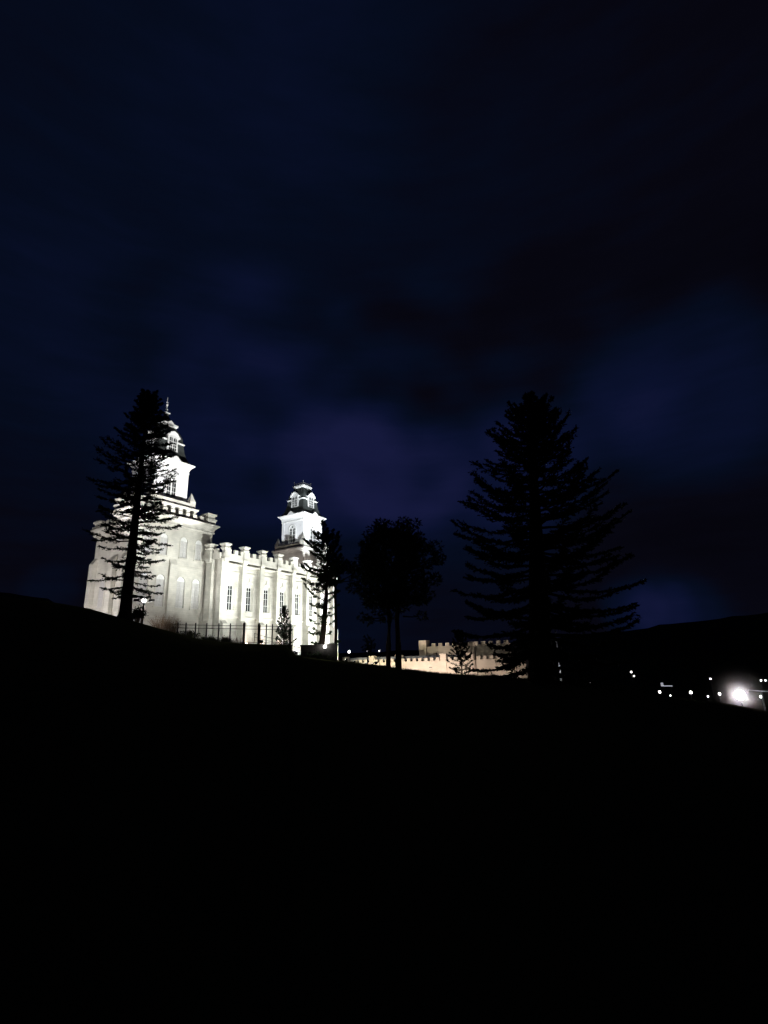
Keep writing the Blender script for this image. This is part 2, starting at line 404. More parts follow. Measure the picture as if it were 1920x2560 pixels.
def window(F_, c, hw, zs, zsp, depth, rows, pane, parent, tymp=True, bar=.09, cols=2):
    fr = MB(); n = 12; e = .09
    F_.box(fr, c - hw, c - hw + e, -depth, -depth + .12, zs, zsp); F_.box(fr, c + hw - e, c + hw, -depth, -depth + .12, zs, zsp)
    F_.box(fr, c - hw + e, c + hw - e, -depth, -depth + .12, zs, zs + .12)
    if tymp:
        F_.poly(fr, [(c + hw * math.cos(math.pi * i / n), zsp + hw * math.sin(math.pi * i / n)) for i in range(n + 1)], -depth, -depth + .14)
        ring = []
        F_.poly(fr, [(c + .42 * hw * math.cos(2 * math.pi * i / 14), zsp + .38 * hw + .26 * hw * math.sin(2 * math.pi * i / 14)) for i in range(14)], -depth + .14, -depth + .19)
    else: F_.box(fr, c - hw + e, c + hw - e, -depth, -depth + .12, zsp - .12, zsp)
    for k in range(1, cols):
        x = c - hw + e + (2 * hw - 2 * e) * k / cols; F_.box(fr, x - bar, x + bar, -depth, -depth + .10, zs + .12, zsp - .0)
    for z in rows: F_.box(fr, c - hw + e, c + hw - e, -depth, -depth + .09, z - bar * .8, z + bar * .8)
    w = tb(fr, 'window', M['trim'], parent)
    pn = MB(); F_.box(pn, c - hw + e * .5, c + hw - e * .5, -depth - .05, -depth + .03, zs + .02, zsp); p = pn.build('pane', pane, w, ORI)
    si = MB(); F_.box(si, c - hw - .3, c + hw + .3, -depth + .13, .16, zs - .22, zs + .02)
    p = si.build('sill', M['stone'], w, ORI)
    return w
def hood(mb, F_, c, hw, zs, zsp, t=.16, d=.07, n=14):       # raised surround following an arched opening
    for sg in (-1, 1): F_.box(mb, c + sg * (hw + .003) if sg > 0 else c - hw - t, c + hw + t if sg > 0 else c - hw - .003, .002, d, zs, zsp)
    for i in range(n):
        a, b = math.pi * i / n, math.pi * (i + 1) / n
        pts = [(c + (hw + .003) * math.cos(a), zsp + (hw + .003) * math.sin(a)), (c + (hw + t) * math.cos(a), zsp + (hw + t) * math.sin(a)),
               (c + (hw + t) * math.cos(b), zsp + (hw + t) * math.sin(b)), (c + (hw + .003) * math.cos(b), zsp + (hw + .003) * math.sin(b))]
        F_.poly(mb, pts, .002, d)

# --- nave ---
VB = 88.15                       # wall plane of the long side, buttress fronts stand at 87
FN = Face((0, VB), (1, 0), (0, -1))
BC = [75.7 + 5.42 * i for i in range(8)]
WC = [(BC[i] + BC[i + 1]) / 2 + .04 for i in range(7)]
nv = MB()
wall_open(nv, FN, 75.6, 114.6, 1.0, 23.0, [(c, 1.12, 12.6, 17.9, True) for c in WC], .46, .70)
FR = Face((75.2, 0), (0, 1), (-1, 0))        # end return of the nave
nv.box(75.2, 75.598, VB, 93.10, 1.0, 23.6)
nv.box(114.6, 115.0, VB, 111.85, 1.0, 23.6)
nv.box(75.6, 114.6, 111.5, 111.85, 1.0, 23.6)
nv.box(76.9, 115.0, VB + .01, 111.8, 23.6, 23.9)
tb(nv, 'nave_wall', M['stone'])
for c in WC:
    w = window(FN, c, .72, 12.6, 17.9, .44, [14.2, 15.75, 17.15], M['glass'], T, bar=.042)
    if True:
        hm_ = MB(); hood(hm_, FN, c, 1.12, 12.6, 17.9, .2, .08); FN.box(hm_, c - .16, c + .16, .08, .2, 19.15, 19.85); hm_.build('hood_mould', M['stone'], w, ORI)
# string courses, dentils
for z0, z1, d in ((20.75, 20.98, .20), (11.05, 11.3, .30), (22.25, 22.55, 1.0), (1, 10.1, .12)):
    st = MB(); FN.box(st, 75.65, 114.55, .003, d, z0, z1); tb(st, 'string_course', M['stone'])
for i in range(7):
    dn = MB(); a, b = BC[i] + .62, BC[i + 1] - .62; k = 11
    for j in range(k):
        x = a + (b - a) * (j + .5) / k; FN.box(dn, x - .11, x + .11, .003, .12, 21.55, 22.0)
    tb(dn, 'dentil_band', M['stone'])
for i, c in enumerate(BC):
    b = MB(); hw = .52
    FN.box(b, c - hw, c + hw, .002, 1.15, 1.0, 23.3); FN.box(b, c - hw - .1, c + hw + .1, .004, 1.28, 22.9, 23.25)
    FN.box(b, c - hw - .12, c + hw + .12, .006, 1.95, 1.0, 9.6); FN.wedge(b, c - hw - .12, c + hw + .12, .006, 1.95, 9.6, 11.4)
    tb(b, 'buttress', M['stone'])
# return buttress and corner pier
b = MB(); FR.box(b, 89.75, 91.5, .002, .9, 1, 23.3); FR.box(b, 89.6, 91.65, .004, 1.5, 1, 9.6); FR.wedge(b, 89.6, 91.65, .004, 1.5, 9.6, 11.4); tb(b, 'buttress', M['stone'])
b = MB(); FR.box(b, 87.02, 88.4, .002, .55, 1, 23.3); FR.box(b, 88.4, 89.75, .002, .3, 20.4, 20.8); tb(b, 'corner_pier', M['stone'])
b = MB(); FR.box(b, 92.1, 93.1, .002, .8, 1, 11.0); FR.wedge(b, 92.1, 93.1, .002, .8, 11.0, 13.5); tb(b, 'buttress', M['stone'])
# parapet with merlons
pp = MB()
PF = Face((0, 86.95), (1, 0), (0, -1))
pp.box(75.0, 115.1, 86.95, 87.45, 23.08, 24.55)
for i in range(7):
    a, b = BC[i] + .5, BC[i + 1] - .5; L_ = b - a
    for c0, c1 in ((0, .19), (.40, .62), (.81, 1)): pp.box(a + L_ * c0, a + L_ * c1, 86.95, 87.45, 24.55, 25.5)
    pp.box(a, b, 87.46, 88.6, 23.2, 23.5)
pp.box(74.3, 74.8, 87.45, 93.1, 23.31, 24.6); pp.box(74.8, 75.2, 87.46, 93.1, 23.3, 23.55)
for a, b in ((88.3, 89.5), (91.7, 92.4)): pp.box(74.3, 74.8, a, b, 24.6, 25.5)
for s_ in (0, 1):                              # far gable side
    pp.box(114.7, 115.1, 87.46, 111.8, 23.31, 25.0)
tb(pp, 'parapet', M['stone'])
def pier(u, v, hw=.52, z0=23.2, z1=26.2):
    m = MB(); m.box(u - hw, u + hw, v - hw, v + hw, z0, z1)
    m.loft([(u - hw * .99, u + hw * .99, v - hw * .99, v + hw * .99, z0 - .55), (u - hw - .18, u + hw + .18, v - hw - .18, v + hw + .18, z0 + .02), (u - hw - .18, u + hw + .18, v - hw - .18, v + hw + .18, z0 + .45)])
    o = tb(m, 'parapet_pier', M['stone'])
    c = MB(); c.sq(u, v, [(z1 - .85, hw + .004), (z1 - .6, hw + .26), (z1 - .35, hw + .26), (z1 - .30, hw + .12), (z1 - .05, hw + .14), (z1 + .28, hw + .42), (z1 + .46, hw + .42), (z1 + .72, hw * .55)])
    c.build('cap', M['stone'], o, ORI)
for c in BC: pier(c, 87.3)
pier(74.45, 90.6, .6); 
# --- end pavilion (block in front of the near tower) ---
FB = Face((0, 93.15), (1, 0), (0, -1)); FE = Face((57.3, 0), (0, 1), (-1, 0))
UPW = [(60.85, .85, 23.25, 26.9, True), (64.6, .85, 23.25, 26.9, True), (69.4, .85, 23.25, 26.9, True), (73.2, .85, 23.25, 26.9, True)]
LOW = [(60.85, .98, 12.85, 18.3, True), (64.6, .98, 12.85, 18.3, True), (69.4, .98, 12.85, 18.3, True), (73.2, .98, 12.85, 18.3, True)]
bk = MB(); wall_open(bk, FB, 57.3, 76.8, 1.0, 21.3, LOW, .28); wall_open(bk, FB, 57.3, 76.8, 21.3, 30.0, UPW, .24)
bk.box(57.3, 57.7, 93.152, 98.6, 1, 30); bk.box(76.4, 76.8, 93.152, 98.6, 1, 30); bk.box(57.7, 76.4, 98.2, 98.6, 1, 30); bk.box(57.7, 76.4, 93.7, 98.2, 30.0, 30.3)
# lower shoulder behind, toward the far corner
bk.box(57.3, 76.8, 98.602, 104.9, 1, 27.2)
bk.loft([(56.9, 77.0, 98.62, 105.3, 27.2), (56.3, 77.4, 98.64, 105.9, 28.5), (56.3, 77.4, 98.64, 105.9, 28.8)])
bk.box(57.0, 57.5, 98.66, 105.2, 28.8, 29.7); bk.box(57.0, 77.0, 104.8, 105.2, 28.8, 29.7)
for a in (99.3, 100.9, 102.5): bk.box(57.0, 57.5, a, a + .8, 29.7, 30.4)
tb(bk, 'pavilion_wall', M['stone'])
for (c, hw, a, s_, _) in UPW: window(FB, c, hw, a, s_, .22, [24.5, 25.7], M['blind'], T, bar=.02)
for (c, hw, a, s_, _) in LOW: window(FB, c, hw, a, s_, .26, [14.2, 15.6, 17.0], M['blind'], T, bar=.02)
for (c, hw, a, s_, _) in UPW + LOW:
    b = MB(); hood(b, FB, c, hw, a, s_, .2, .08); tb(b, 'hood_mould', M['stone'])
for z0, z1, d in ((21.3, 21.55, .14), (11.45, 11.7, .22), (1, 11.44, .16)):
    b = MB(); FB.box(b, 57.3, 76.8, .003, d, z0, z1); tb(b, 'string_course', M['stone'])
b = MB(); FE.box(b, 93.15, 98.6, .003, .14, 21.3, 21.55); tb(b, 'string_course', M['stone'])
def butt(F_, a0, a1, d, ztop, flare=.8, zf=9.6, slope=1.3):
    m = MB(); F_.box(m, a0, a1, .004, d, 1, ztop - slope); F_.wedge(m, a0, a1, .004, d, ztop - slope, ztop)
    F_.box(m, a0 - .1, a1 + .1, .006, d + flare, 1, zf); F_.wedge(m, a0 - .1, a1 + .1, .006, d + flare, zf, zf + 2.2)
    tb(m, 'buttress', M['stone'])
butt(FB, 66.2, 67.9, .55, 22.8); butt(FB, 57.3, 58.9, .55, 22.8); butt(FB, 75.2, 76.8, .55, 22.8, .4)
butt(FE, 93.15, 94.8, .9, 22.8); butt(FE, 96.6, 98.2, .9, 22.8); butt(FE, 103.5, 104.9, .9, 22.8)
ew = MB(); FE.poly(ew, arch(100.9, .9, 12.8, 18.2), .003, .05); o = tb(ew, 'window', M['blind']); h_ = MB(); hood(h_, FE, 100.9, .9, 12.8, 18.2, .3, .12); h_.build('frame', M['stone'], o, ORI)
# cornice + parapet
def ring(mb, x0, x1, y0, y1, prof):
    mb.loft([(x0 - e, x1 + e, y0 - e, y1 + e, z) for z, e in prof])
cn = MB(); ring(cn, 57.3, 76.8, 93.15, 98.6, [(29.75, .02), (29.8, .28), (30.1, .32), (30.12, .14), (30.7, .3), (31.2, .8), (31.45, 1.1), (31.72, 1.1), (31.8, .3)]); tb(cn, 'cornice', M['stone'])
pp = MB(); 
pp.box(57.1, 77.0, 92.95, 93.4, 31.8, 32.5); pp.box(57.1, 57.55, 93.4, 98.8, 31.8, 32.5); pp.box(76.55, 77.0, 93.4, 98.8, 31.8, 32.5); pp.box(57.55, 76.55, 98.35, 98.8, 31.8, 32.5)
for i in range(8):
    a = 59.95 + i * 1.86; pp.box(a, a + .98, 92.95, 93.4, 32.5, 33.25)
for a in (95.6,): pp.box(57.1, 57.55, a, a + .9, 32.5, 33.25); pp.box(76.55, 77.0, a, a + .9, 32.5, 33.25)
tb(pp, 'parapet', M['stone'])
for (u, v, zt) in ((58.0, 93.9, 34.7), (76.0, 93.9, 34.7), (58.0, 98.0, 34.7), (76.0, 98.0, 34.7), (57.9, 104.6, 30.9)):
    m = MB(); m.sq(u, v, [(zt - 2.95, 1.15), (zt - 1.9, 1.15), (zt - 1.85, 1.32), (zt - 1.55, 1.32), (zt - 1.5, 1.0), (zt - .75, 1.0), (zt - .7, 1.28), (zt - .35, 1.28), (zt, .35)]); tb(m, 'corner_turret', M['stone'])
# --- towers ---
def tower(cu, cv, dz, z_bot, spire):
    m = MB(); m.sq(cu, cv, [(z_bot, 5.55), (31.4 + dz, 5.55)]); tb(m, 'tower_shaft', M['stone'])
    m = MB(); m.sq(cu, cv, [(31.4 + dz, 5.6), (31.9 + dz, 5.75), (32.35 + dz, 6.15), (32.65 + dz, 6.15), (32.7 + dz, 5.6), (33.9 + dz, 5.5), (34.0 + dz, 4.3)]); tb(m, 'shaft_cornice', M['stone'])
    for sx in (-1, 1):
        for sy in (-1, 1):
            m = MB(); m.sq(cu + sx * 4.85, cv + sy * 4.85, [(33.7 + dz, .72), (34.55 + dz, .72), (34.56 + dz, .6), (34.65 + dz, .62), (36.5 + dz, .04)]); tb(m, 'pinnacle', M['stone'])
    B_ = 4.1
    m = MB(); m.sq(cu, cv, [(33.9 + dz, B_), (41.2 + dz, B_)])
    for sx in (-1, 1):
        for sy in (-1, 1): m.box(cu + sx * (B_ - .42) - .5, cu + sx * (B_ - .42) + .5, cv + sy * (B_ - .42) - .5, cv + sy * (B_ - .42) + .5, 33.98 + dz, 41.0 + dz)
    tb(m, 'belfry', M['white'])
    m = MB(); m.sq(cu, cv, [(40.9 + dz, B_ + .01), (40.95 + dz, B_ + .2), (41.25 + dz, B_ + .2), (41.3 + dz, B_ + .1), (41.9 + dz, B_ + .25), (42.5 + dz, B_ + .62), (42.75 + dz, B_ + 1.03), (43.02 + dz, B_ + 1.03), (43.1 + dz, B_ + .8)])
    faces = [Face((cu, cv - B_), (1, 0), (0, -1)), Face((cu - B_, cv), (0, 1), (-1, 0)), Face((cu, cv + B_), (1, 0), (0, 1)), Face((cu + B_, cv), (0, 1), (1, 0))]
    for F_ in faces: F_.poly(m, [(-1.75, 42.7 + dz), (1.75, 42.7 + dz), (1.1, 43.15 + dz), (.45, 43.75 + dz), (0, 43.92 + dz), (-.45, 43.75 + dz), (-1.1, 43.15 + dz)], -1.0, 1.06)
    tb(m, 'tower_cornice', M['trim'])
    for F_ in faces:
        fr = MB(); n = 14; zb, zs = 34.75 + dz, 38.75 + dz
        hood(fr, F_, 0, 1.12, zb, zs, .26, .16, 16)
        F_.box(fr, -.16, .16, .002, .13, zb, zs + .15); F_.box(fr, -1.4, 1.4, .002, .24, zb - .3, zb - .002)
        F_.poly(fr, [(-1.12 + .0, zs)] + [(-.65 + .47 * math.cos(math.pi * (1 - i / 8)), zs - .35 + .47 * math.sin(math.pi * i / 8)) for i in range(9)] + [(.65 + .47 * math.cos(math.pi * (1 - i / 8)), zs - .35 + .47 * math.sin(math.pi * i / 8)) for i in range(9)] + [(1.12, zs)]
               + [(1.12 * math.cos(math.pi * i / 12), zs + 1.12 * math.sin(math.pi * i / 12)) for i in range(1, 12)], .002, .06)
        for k in (-.65, .65):
            F_.box(fr, k - .025, k + .025, .002, .07, zb, zs)
            for z in (zb + 1.1, zb + 2.2, zb + 3.3): F_.box(fr, k - .47, k + .47, .002, .075, z - .045, z + .045)
        w = tb(fr, 'belfry_window', M['trim'])
        pn = MB()
        for k in (-.65, .65): F_.poly(pn, arch(k, .47, zb, zs - .35, 8), .0015, .045)
        F_.poly(pn, [(.26 * math.cos(2 * math.pi * i / 10), zs + .55 + .26 * math.sin(2 * math.pi * i / 10)) for i in range(10)], .06, .075)
        pn.build('pane', M['glass'], w, ORI)
    m = MB(); m.sq(cu, cv, [(43.05 + dz, 4.75), (43.7 + dz, 4.15), (44.6 + dz, 3.68), (46.0 + dz, 3.3), (48.0 + dz, 3.02), (49.5 + dz, 2.8), (50.6 + dz, 2.4), (51.4 + dz, 1.95), (52.05 + dz, 1.7)]); tb(m, 'mansard_roof', M['slate'])
    m = MB(); ring(m, cu - 3.0, cu + 3.0, cv - 3.0, cv + 3.0, [(47.8 + dz, .1), (47.9 + dz, .26), (48.12 + dz, .26), (48.2 + dz, .02)]); tb(m, 'ledge', M['trim'])
    for F0 in faces:
        F_ = Face((F0.o.x, F0.o.y), (F0.d.x, F0.d.y), (F0.n.x, F0.n.y)); off = -B_ + 3.42
        Fd = Face((F0.o.x + F0.n.x * off, F0.o.y + F0.n.y * off), (F0.d.x, F0.d.y), (F0.n.x, F0.n.y))
        m = MB(); zb = 45.35 + dz; zs = 48.0 + dz; hw = 1.28
        Fd.poly(m, [(-hw - .18, zb), (hw + .18, zb), (hw + .02, zs - .8), (hw - .02, zs + .9), (hw * .72, zs + 1.55), (0, zs + 1.85), (-hw * .72, zs + 1.55), (-hw + .02, zs + .9), (-hw - .02, zs - .8)], -1.6, 0)
        d_ = tb(m, 'dormer', M['trim'])
        h_ = MB(); cur = [(-1.62, zs + .72), (-1.2, zs + 1.05), (-.8, zs + 1.6), (0, zs + 1.92), (.8, zs + 1.6), (1.2, zs + 1.05), (1.62, zs + .72)]
        for (x0, z0), (x1, z1) in zip(cur, cur[1:]): Fd.poly(h_, [(x0, z0), (x1, z1), (x1, z1 + .34), (x0, z0 + .34)], -1.2, .36)
        h_.build('dormer_hood', M['trim'], d_, ORI)
        pn = MB()
        for k in (-.52, .52): Fd.poly(pn, arch(k, .38, zb + .3, zs + .35, 8), .003, .03)
        p_ = pn.build('pane', M['glass'], d_, ORI)
        fr = MB()
        for k in (-.52, .52):
            Fd.box(fr, k - .04, k + .04, .032, .06, zb + .3, zs + .7)
            for z in (zb + 1.0, zb + 1.7, zb + 2.4): Fd.box(fr, k - .38, k + .38, .031, .065, z - .05, z + .05)
        fr.build('glazing_bars', M['trim'], d_, ORI)
    m = MB(); m.sq(cu, cv, [(51.9 + dz, 1.72), (52.0 + dz, 1.8), (52.3 + dz, 2.02), (52.72 + dz, 2.02), (52.8 + dz, 1.7)])
    if spire:
        for F0 in faces:
            Fd = Face((F0.o.x - F0.n.x * (B_ - 2.0), F0.o.y - F0.n.y * (B_ - 2.0)), (F0.d.x, F0.d.y), (F0.n.x, F0.n.y))
            Fd.poly(m, [(-.8, 52.1 + dz), (.8, 52.1 + dz), (.6, 52.9 + dz), (0, 53.35 + dz), (-.6, 52.9 + dz)], -1.0, .14)
    tb(m, 'crown_cornice', M['trim'])
    if spire:
        m = MB(); m.sq(cu, cv, [(52.75 + dz, 1.65), (53.1 + dz, 1.25), (53.9 + dz, .8), (54.8 + dz, .48), (55.5 + dz, .36)]); tb(m, 'spire', M['slate'])
        m = MB(); m.sq(cu, cv, [(55.5 + dz, .34), (55.65 + dz, .62), (55.85 + dz, .62), (55.95 + dz, .2)]); tb(m, 'spire_collar', M['trim'])
        m = MB(); m.tube([(cu, cv, 55.9 + dz), (cu, cv, 57.2 + dz), (cu, cv, 60.0 + dz)], [.12, .09, .025], 8)
        m.ball((cu, cv, 56.7 + dz), .26); m.ball((cu, cv, 57.9 + dz), .24, sz=1.5)
        for a in (0, 90): m.box(cu - (.3 if a == 0 else .03), cu + (.3 if a == 0 else .03), cv - (.03 if a == 0 else .3), cv + (.03 if a == 0 else .3), 58.5 + dz, 58.58 + dz)
        tb(m, 'finial', M['trim'])
    else:
        m = MB(); e = 1.75
        for sx in (-1, 1):
            for sy in (-1, 1):
                m.tube([(cu + sx * e, cv + sy * e, 52.7), (cu + sx * e, cv + sy * e, 54.0)], .06, 6); m.ball((cu + sx * e, cv + sy * e, 53.95), .16)
        for z in (53.0, 53.4):
            for s_ in (-1, 1): m.box(cu - e, cu + e, cv + s_ * e - .035, cv + s_ * e + .035, z, z + .07); m.box(cu + s_ * e - .035, cu + s_ * e + .035, cv - e + .04, cv + e - .04, z + .001, z + .069)
        for s_ in (-1, 1):
            for i in range(8):
                a = cu - e + (i + .5) * 2 * e / 8; m.box(a - .03, a + .03, cv + s_ * e - .03, cv + s_ * e + .03, 52.75, 53.62); a = cv - e + (i + .5) * 2 * e / 8; m.box(cu + s_ * e - .03, cu + s_ * e + .03, a - .03, a + .03, 52.75, 53.62)
        tb(m, 'cresting', M['grey'])
tower(67.06, 100.0, 2.15, 24.0, True)
tower(115.07, 100.0, 0.0, 1.0, False)

# ------------------------------------------------------------------ annex
A = thing('annex_building', W(122.7, 60, -4), 'low cream annex building with battlemented walls beyond the dark crest', 'building', rz=ROT)
AO = Vector((122.7, 60, -4))
FA = Face((122.7, 0), (0, 1), (-1, 0))
w_ = MB(); w_.box(122.7, 123.3, 51.2, 92, -8, .75); w_.box(123.1, 123.6, 38.9, 51.19, -8, .8); w_.box(123.601, 140, 38.9, 39.5, -8, .8)  # right section set back so that it reads dimmer
FA.box(w_, 51.2, 92, .002, .16, -1.62, -1.45); FA.box(w_, 51.2, 92, .002, .08, -8, -1.62)
FA.box(w_, 38.6, 51.2, -.39, .1, -1.72, -1.5); FA.box(w_, 38.5, 51.2, -.385, .2, -8, -1.72)
w_.box(122.8, 124.2, 38.75, 39.9, -1.5, 1.0); w_.box(122.85, 123.7, 45.9, 48.2, -8, .85)
w_.build('wall', M['cream'], A, AO)
pp = MB(); a = 39.9
while a < 50.6: pp.box(123.1, 123.6, a, a + .9, .8, 1.62); a += 1.68
a = 54.0
while a < 91:
    if not (58.3 < a + .45 < 60.8): pp.box(122.7, 123.15, a, a + .95, .75, 1.55)
    a += 1.69
pp.build('battlements', M['cream'], A, AO)
for v in (52.3, 59.6, 72.6, 81.0, 90.0):
    m = MB(); m.box(122.55, 123.5, v - .85, v + .85, -8, 2.2); m.box(122.45, 123.6, v - .95, v + .95, 2.2, 2.42); m.build('pier', M['cream'], A, AO)
rb = MB(); rb.box(130, 141, 44.5, 70, -8, 4.45)
rb.box(129.7, 131.9, 68, 70.2, -8, 6.15); rb.box(129.8, 131.0, 54, 55.6, -8, 5.0)
a = 45.0; bt = MB()
while a < 67.2: bt.box(130, 130.5, a, a + 1.1, 4.45, 5.25); a += 2.03
rbo = rb.build('rear_block', M['cream'], A, AO); bt.build('battlements', M['cream'], rbo, AO)
rf = MB(); rf.loft([(123.3, 131, 56, 92, 1.2), (124.5, 129.9, 56.5, 91.5, 2.1)]); rf.build('roof', M['roofgrey'], A, AO)
v_ = MB(); FA.box(v_, 60.7 + 2.2, 61.5 + 2.2, .003, .04, -.9, -.72); v_.build('vent', M['black'], A, AO)

# ------------------------------------------------------------------ lamps of the place, plus added fill floods
def spot(parent, loc, tgt, w, col=(1, .96, .88), size=50, blend=.6, rad=.25):
    l = bpy.data.lights.new('beam', 'SPOT'); l.energy = w; l.color = col; l.spot_size = R(size); l.spot_blend = blend; l.shadow_soft_size = rad
    o = bpy.data.objects.new('beam', l); COL.objects.link(o)
    o.matrix_world = Matrix.Translation(loc) @ (Vector(tgt) - Vector(loc)).to_track_quat('-Z', 'Y').to_matrix().to_4x4()
    if parent is not None:
        o.parent = parent; o.matrix_parent_inverse = (Matrix.Translation(parent.location) @ parent.rotation_euler.to_matrix().to_4x4()).inverted()
    return o
NFL = [0]
def flood(p, tgt, w, label, col=(1, .96, .88), size=60, stand=0.5, group='floodlights aimed at the temple', warm=False, blend=.6):
    p = Vector(p); tgt = Vector(tgt)
    t = thing('floodlight', p, label, 'floodlight', group)
    d = (tgt - p).normalized(); h = Vector((0, 0, stand + .15))
    q = d.to_track_quat('-Z', 'Y').to_matrix()
    m = MB(); bx = [Vector(c) for c in ((-.26, -.2, -.0), (.26, -.2, 0), (.26, .2, 0), (-.26, .2, 0), (-.2, -.14, .26), (.2, -.14, .26), (.2, .14, .26), (-.2, .14, .26))]
    m.add([h + q @ c for c in bx], [(0, 1, 2, 3), (4, 5, 6, 7), (0, 1, 5, 4), (1, 2, 6, 5), (2, 3, 7, 6), (3, 0, 4, 7)]); m.build('housing', M['black'], t)
    m = MB(); m.add([h + q @ Vector(c) for c in ((-.24, -.18, -.012), (.24, -.18, -.012), (.24, .18, -.012), (-.24, .18, -.012))], [(0, 1, 2, 3)]); m.raw('lens', M['warm'] if warm else M['lens'], t)
    m = MB(); m.tube([(0, 0, -.3), (0, 0, stand)], .05, 8); m.box(-.3, .3, -.03, .03, stand - .04, stand); m.build('bracket', M['black'], t)
    spot(t, p + h + d * .06, tgt, w, col, size, blend)
    return t
def gW(u, v, dz=0):
    q = W(u, v, 0); return Vector((q.x, q.y, gz(q.x, q.y) + dz))
COOL = (.90, .96, 1.0); WARMW = (1, .93, .82); NEUT = (.965, 1, .95)
# row of floods on the lawn before the long side
for i, (u, tu, pw) in enumerate(((84, 80, 9500), (92, 88, 12000), (99.5, 96, 21000), (107, 103, 38000), (114, 110, 60000))):
    flood(gW(u, 70.5), W(tu, 87, 16), pw, ['black floodlight on the lawn below the first tall nave windows', 'black floodlight on the lawn below the third nave window', 'black floodlight on the lawn below the fourth nave window',
          'black floodlight on the lawn behind the young fir', 'black floodlight on the lawn behind the slim pine'][i], NEUT, 100)
# floods for pavilion and its end face
flood(gW(68, 60), W(67, 93, 21), 66000, 'black floodlight on the lawn before the pavilion windows', NEUT, 62)
flood(gW(56, 56), W(94, 88, 15), 44000, 'added fill floodlight far out on the lawn raking the nave from the left', NEUT, 62)  # fill lamp added to lift the dark left sides of the buttresses
flood(gW(82, 60), W(72, 93, 26), 26000, 'added fill floodlight on the lawn aimed back at the pavilion corner', NEUT, 46)  # lamp added to brighten the wall under the right end of the cornice
flood(gW(46, 68), W(60, 93.5, 20), 17000, 'black floodlight beyond the crest near the double headed lamp post', (1, .96, .92), 65)
flood(gW(38, 96), W(57.3, 99, 21), 19000, 'black floodlight facing the left end wall of the temple', (1, .94, .92), 80)
# far throwing floods that reach the tower tops over the parapets
flood(gW(70, 64), W(67.5, 97, 50), 125000, 'long throw floodlight behind the fence aimed at the left tower', (1, .985, .98), 26, .6, blend=.35)
flood(gW(42, 84), W(63, 99, 49), 75000, 'long throw floodlight beyond the tall spruce aimed at the left tower', (1, .97, .97), 26, .6, blend=.35)
flood(gW(113, 50), W(114.5, 97, 45), 140000, 'long throw floodlight behind the slim pine aimed at the right tower', COOL, 22, .6, blend=.35)
flood(gW(80, 52), W(112, 99, 45), 330000, 'long throw floodlight past the twin trunked pine aimed at the right tower', COOL, 19, .6, blend=.35)
# roof floods for the towers
flood(W(75.0, 95.0, 30.4), W(69.5, 96, 38), 2600, 'black floodlight on the pavilion roof at its right turret', (1, .99, .97), 95, .2, 'floodlights on the temple roof')
flood(W(108.5, 91.5, 24.0), W(113.5, 96, 34), 1300, 'black floodlight on the nave roof below the right tower', (1, .9, .86), 110, .2, 'floodlights on the temple roof')
flood(W(102.0, 100.0, 24.0), W(109.5, 99.5, 32), 1300, 'black floodlight on the nave roof ridge left of the right tower', (1, .9, .86), 110, .2, 'floodlights on the temple roof')
# annex wall wash
for v, pw, lb in ((57.5, 7000, 'small floodlight in the grass before the annex pier'), (66, 7000, 'small floodlight in the grass before the annex battlements'), (76, 6500, 'small floodlight in the grass left of the twin trunked tree'), (86, 6000, 'small floodlight in the grass before the far low annex wall')):
    q = gW(112.5, v)
    flood(q, W(122.7, v, 0.0), pw, lb, (1, .86, .74) if v < 70 else (1, .93, .68), 100, .3, 'floodlights before the annex')
q = gW(113, 44); flood(q, W(123, 45, -.5), 2200, 'small floodlight before the dim right end of the annex', (1, .85, .74), 90, .3, 'floodlights before the annex')
flood(W(126, 63, 2.2), W(130, 60, 4), 260, 'small floodlight on the annex roof before its rear block', (1, .86, .72), 140, .2, 'floodlights before the annex')

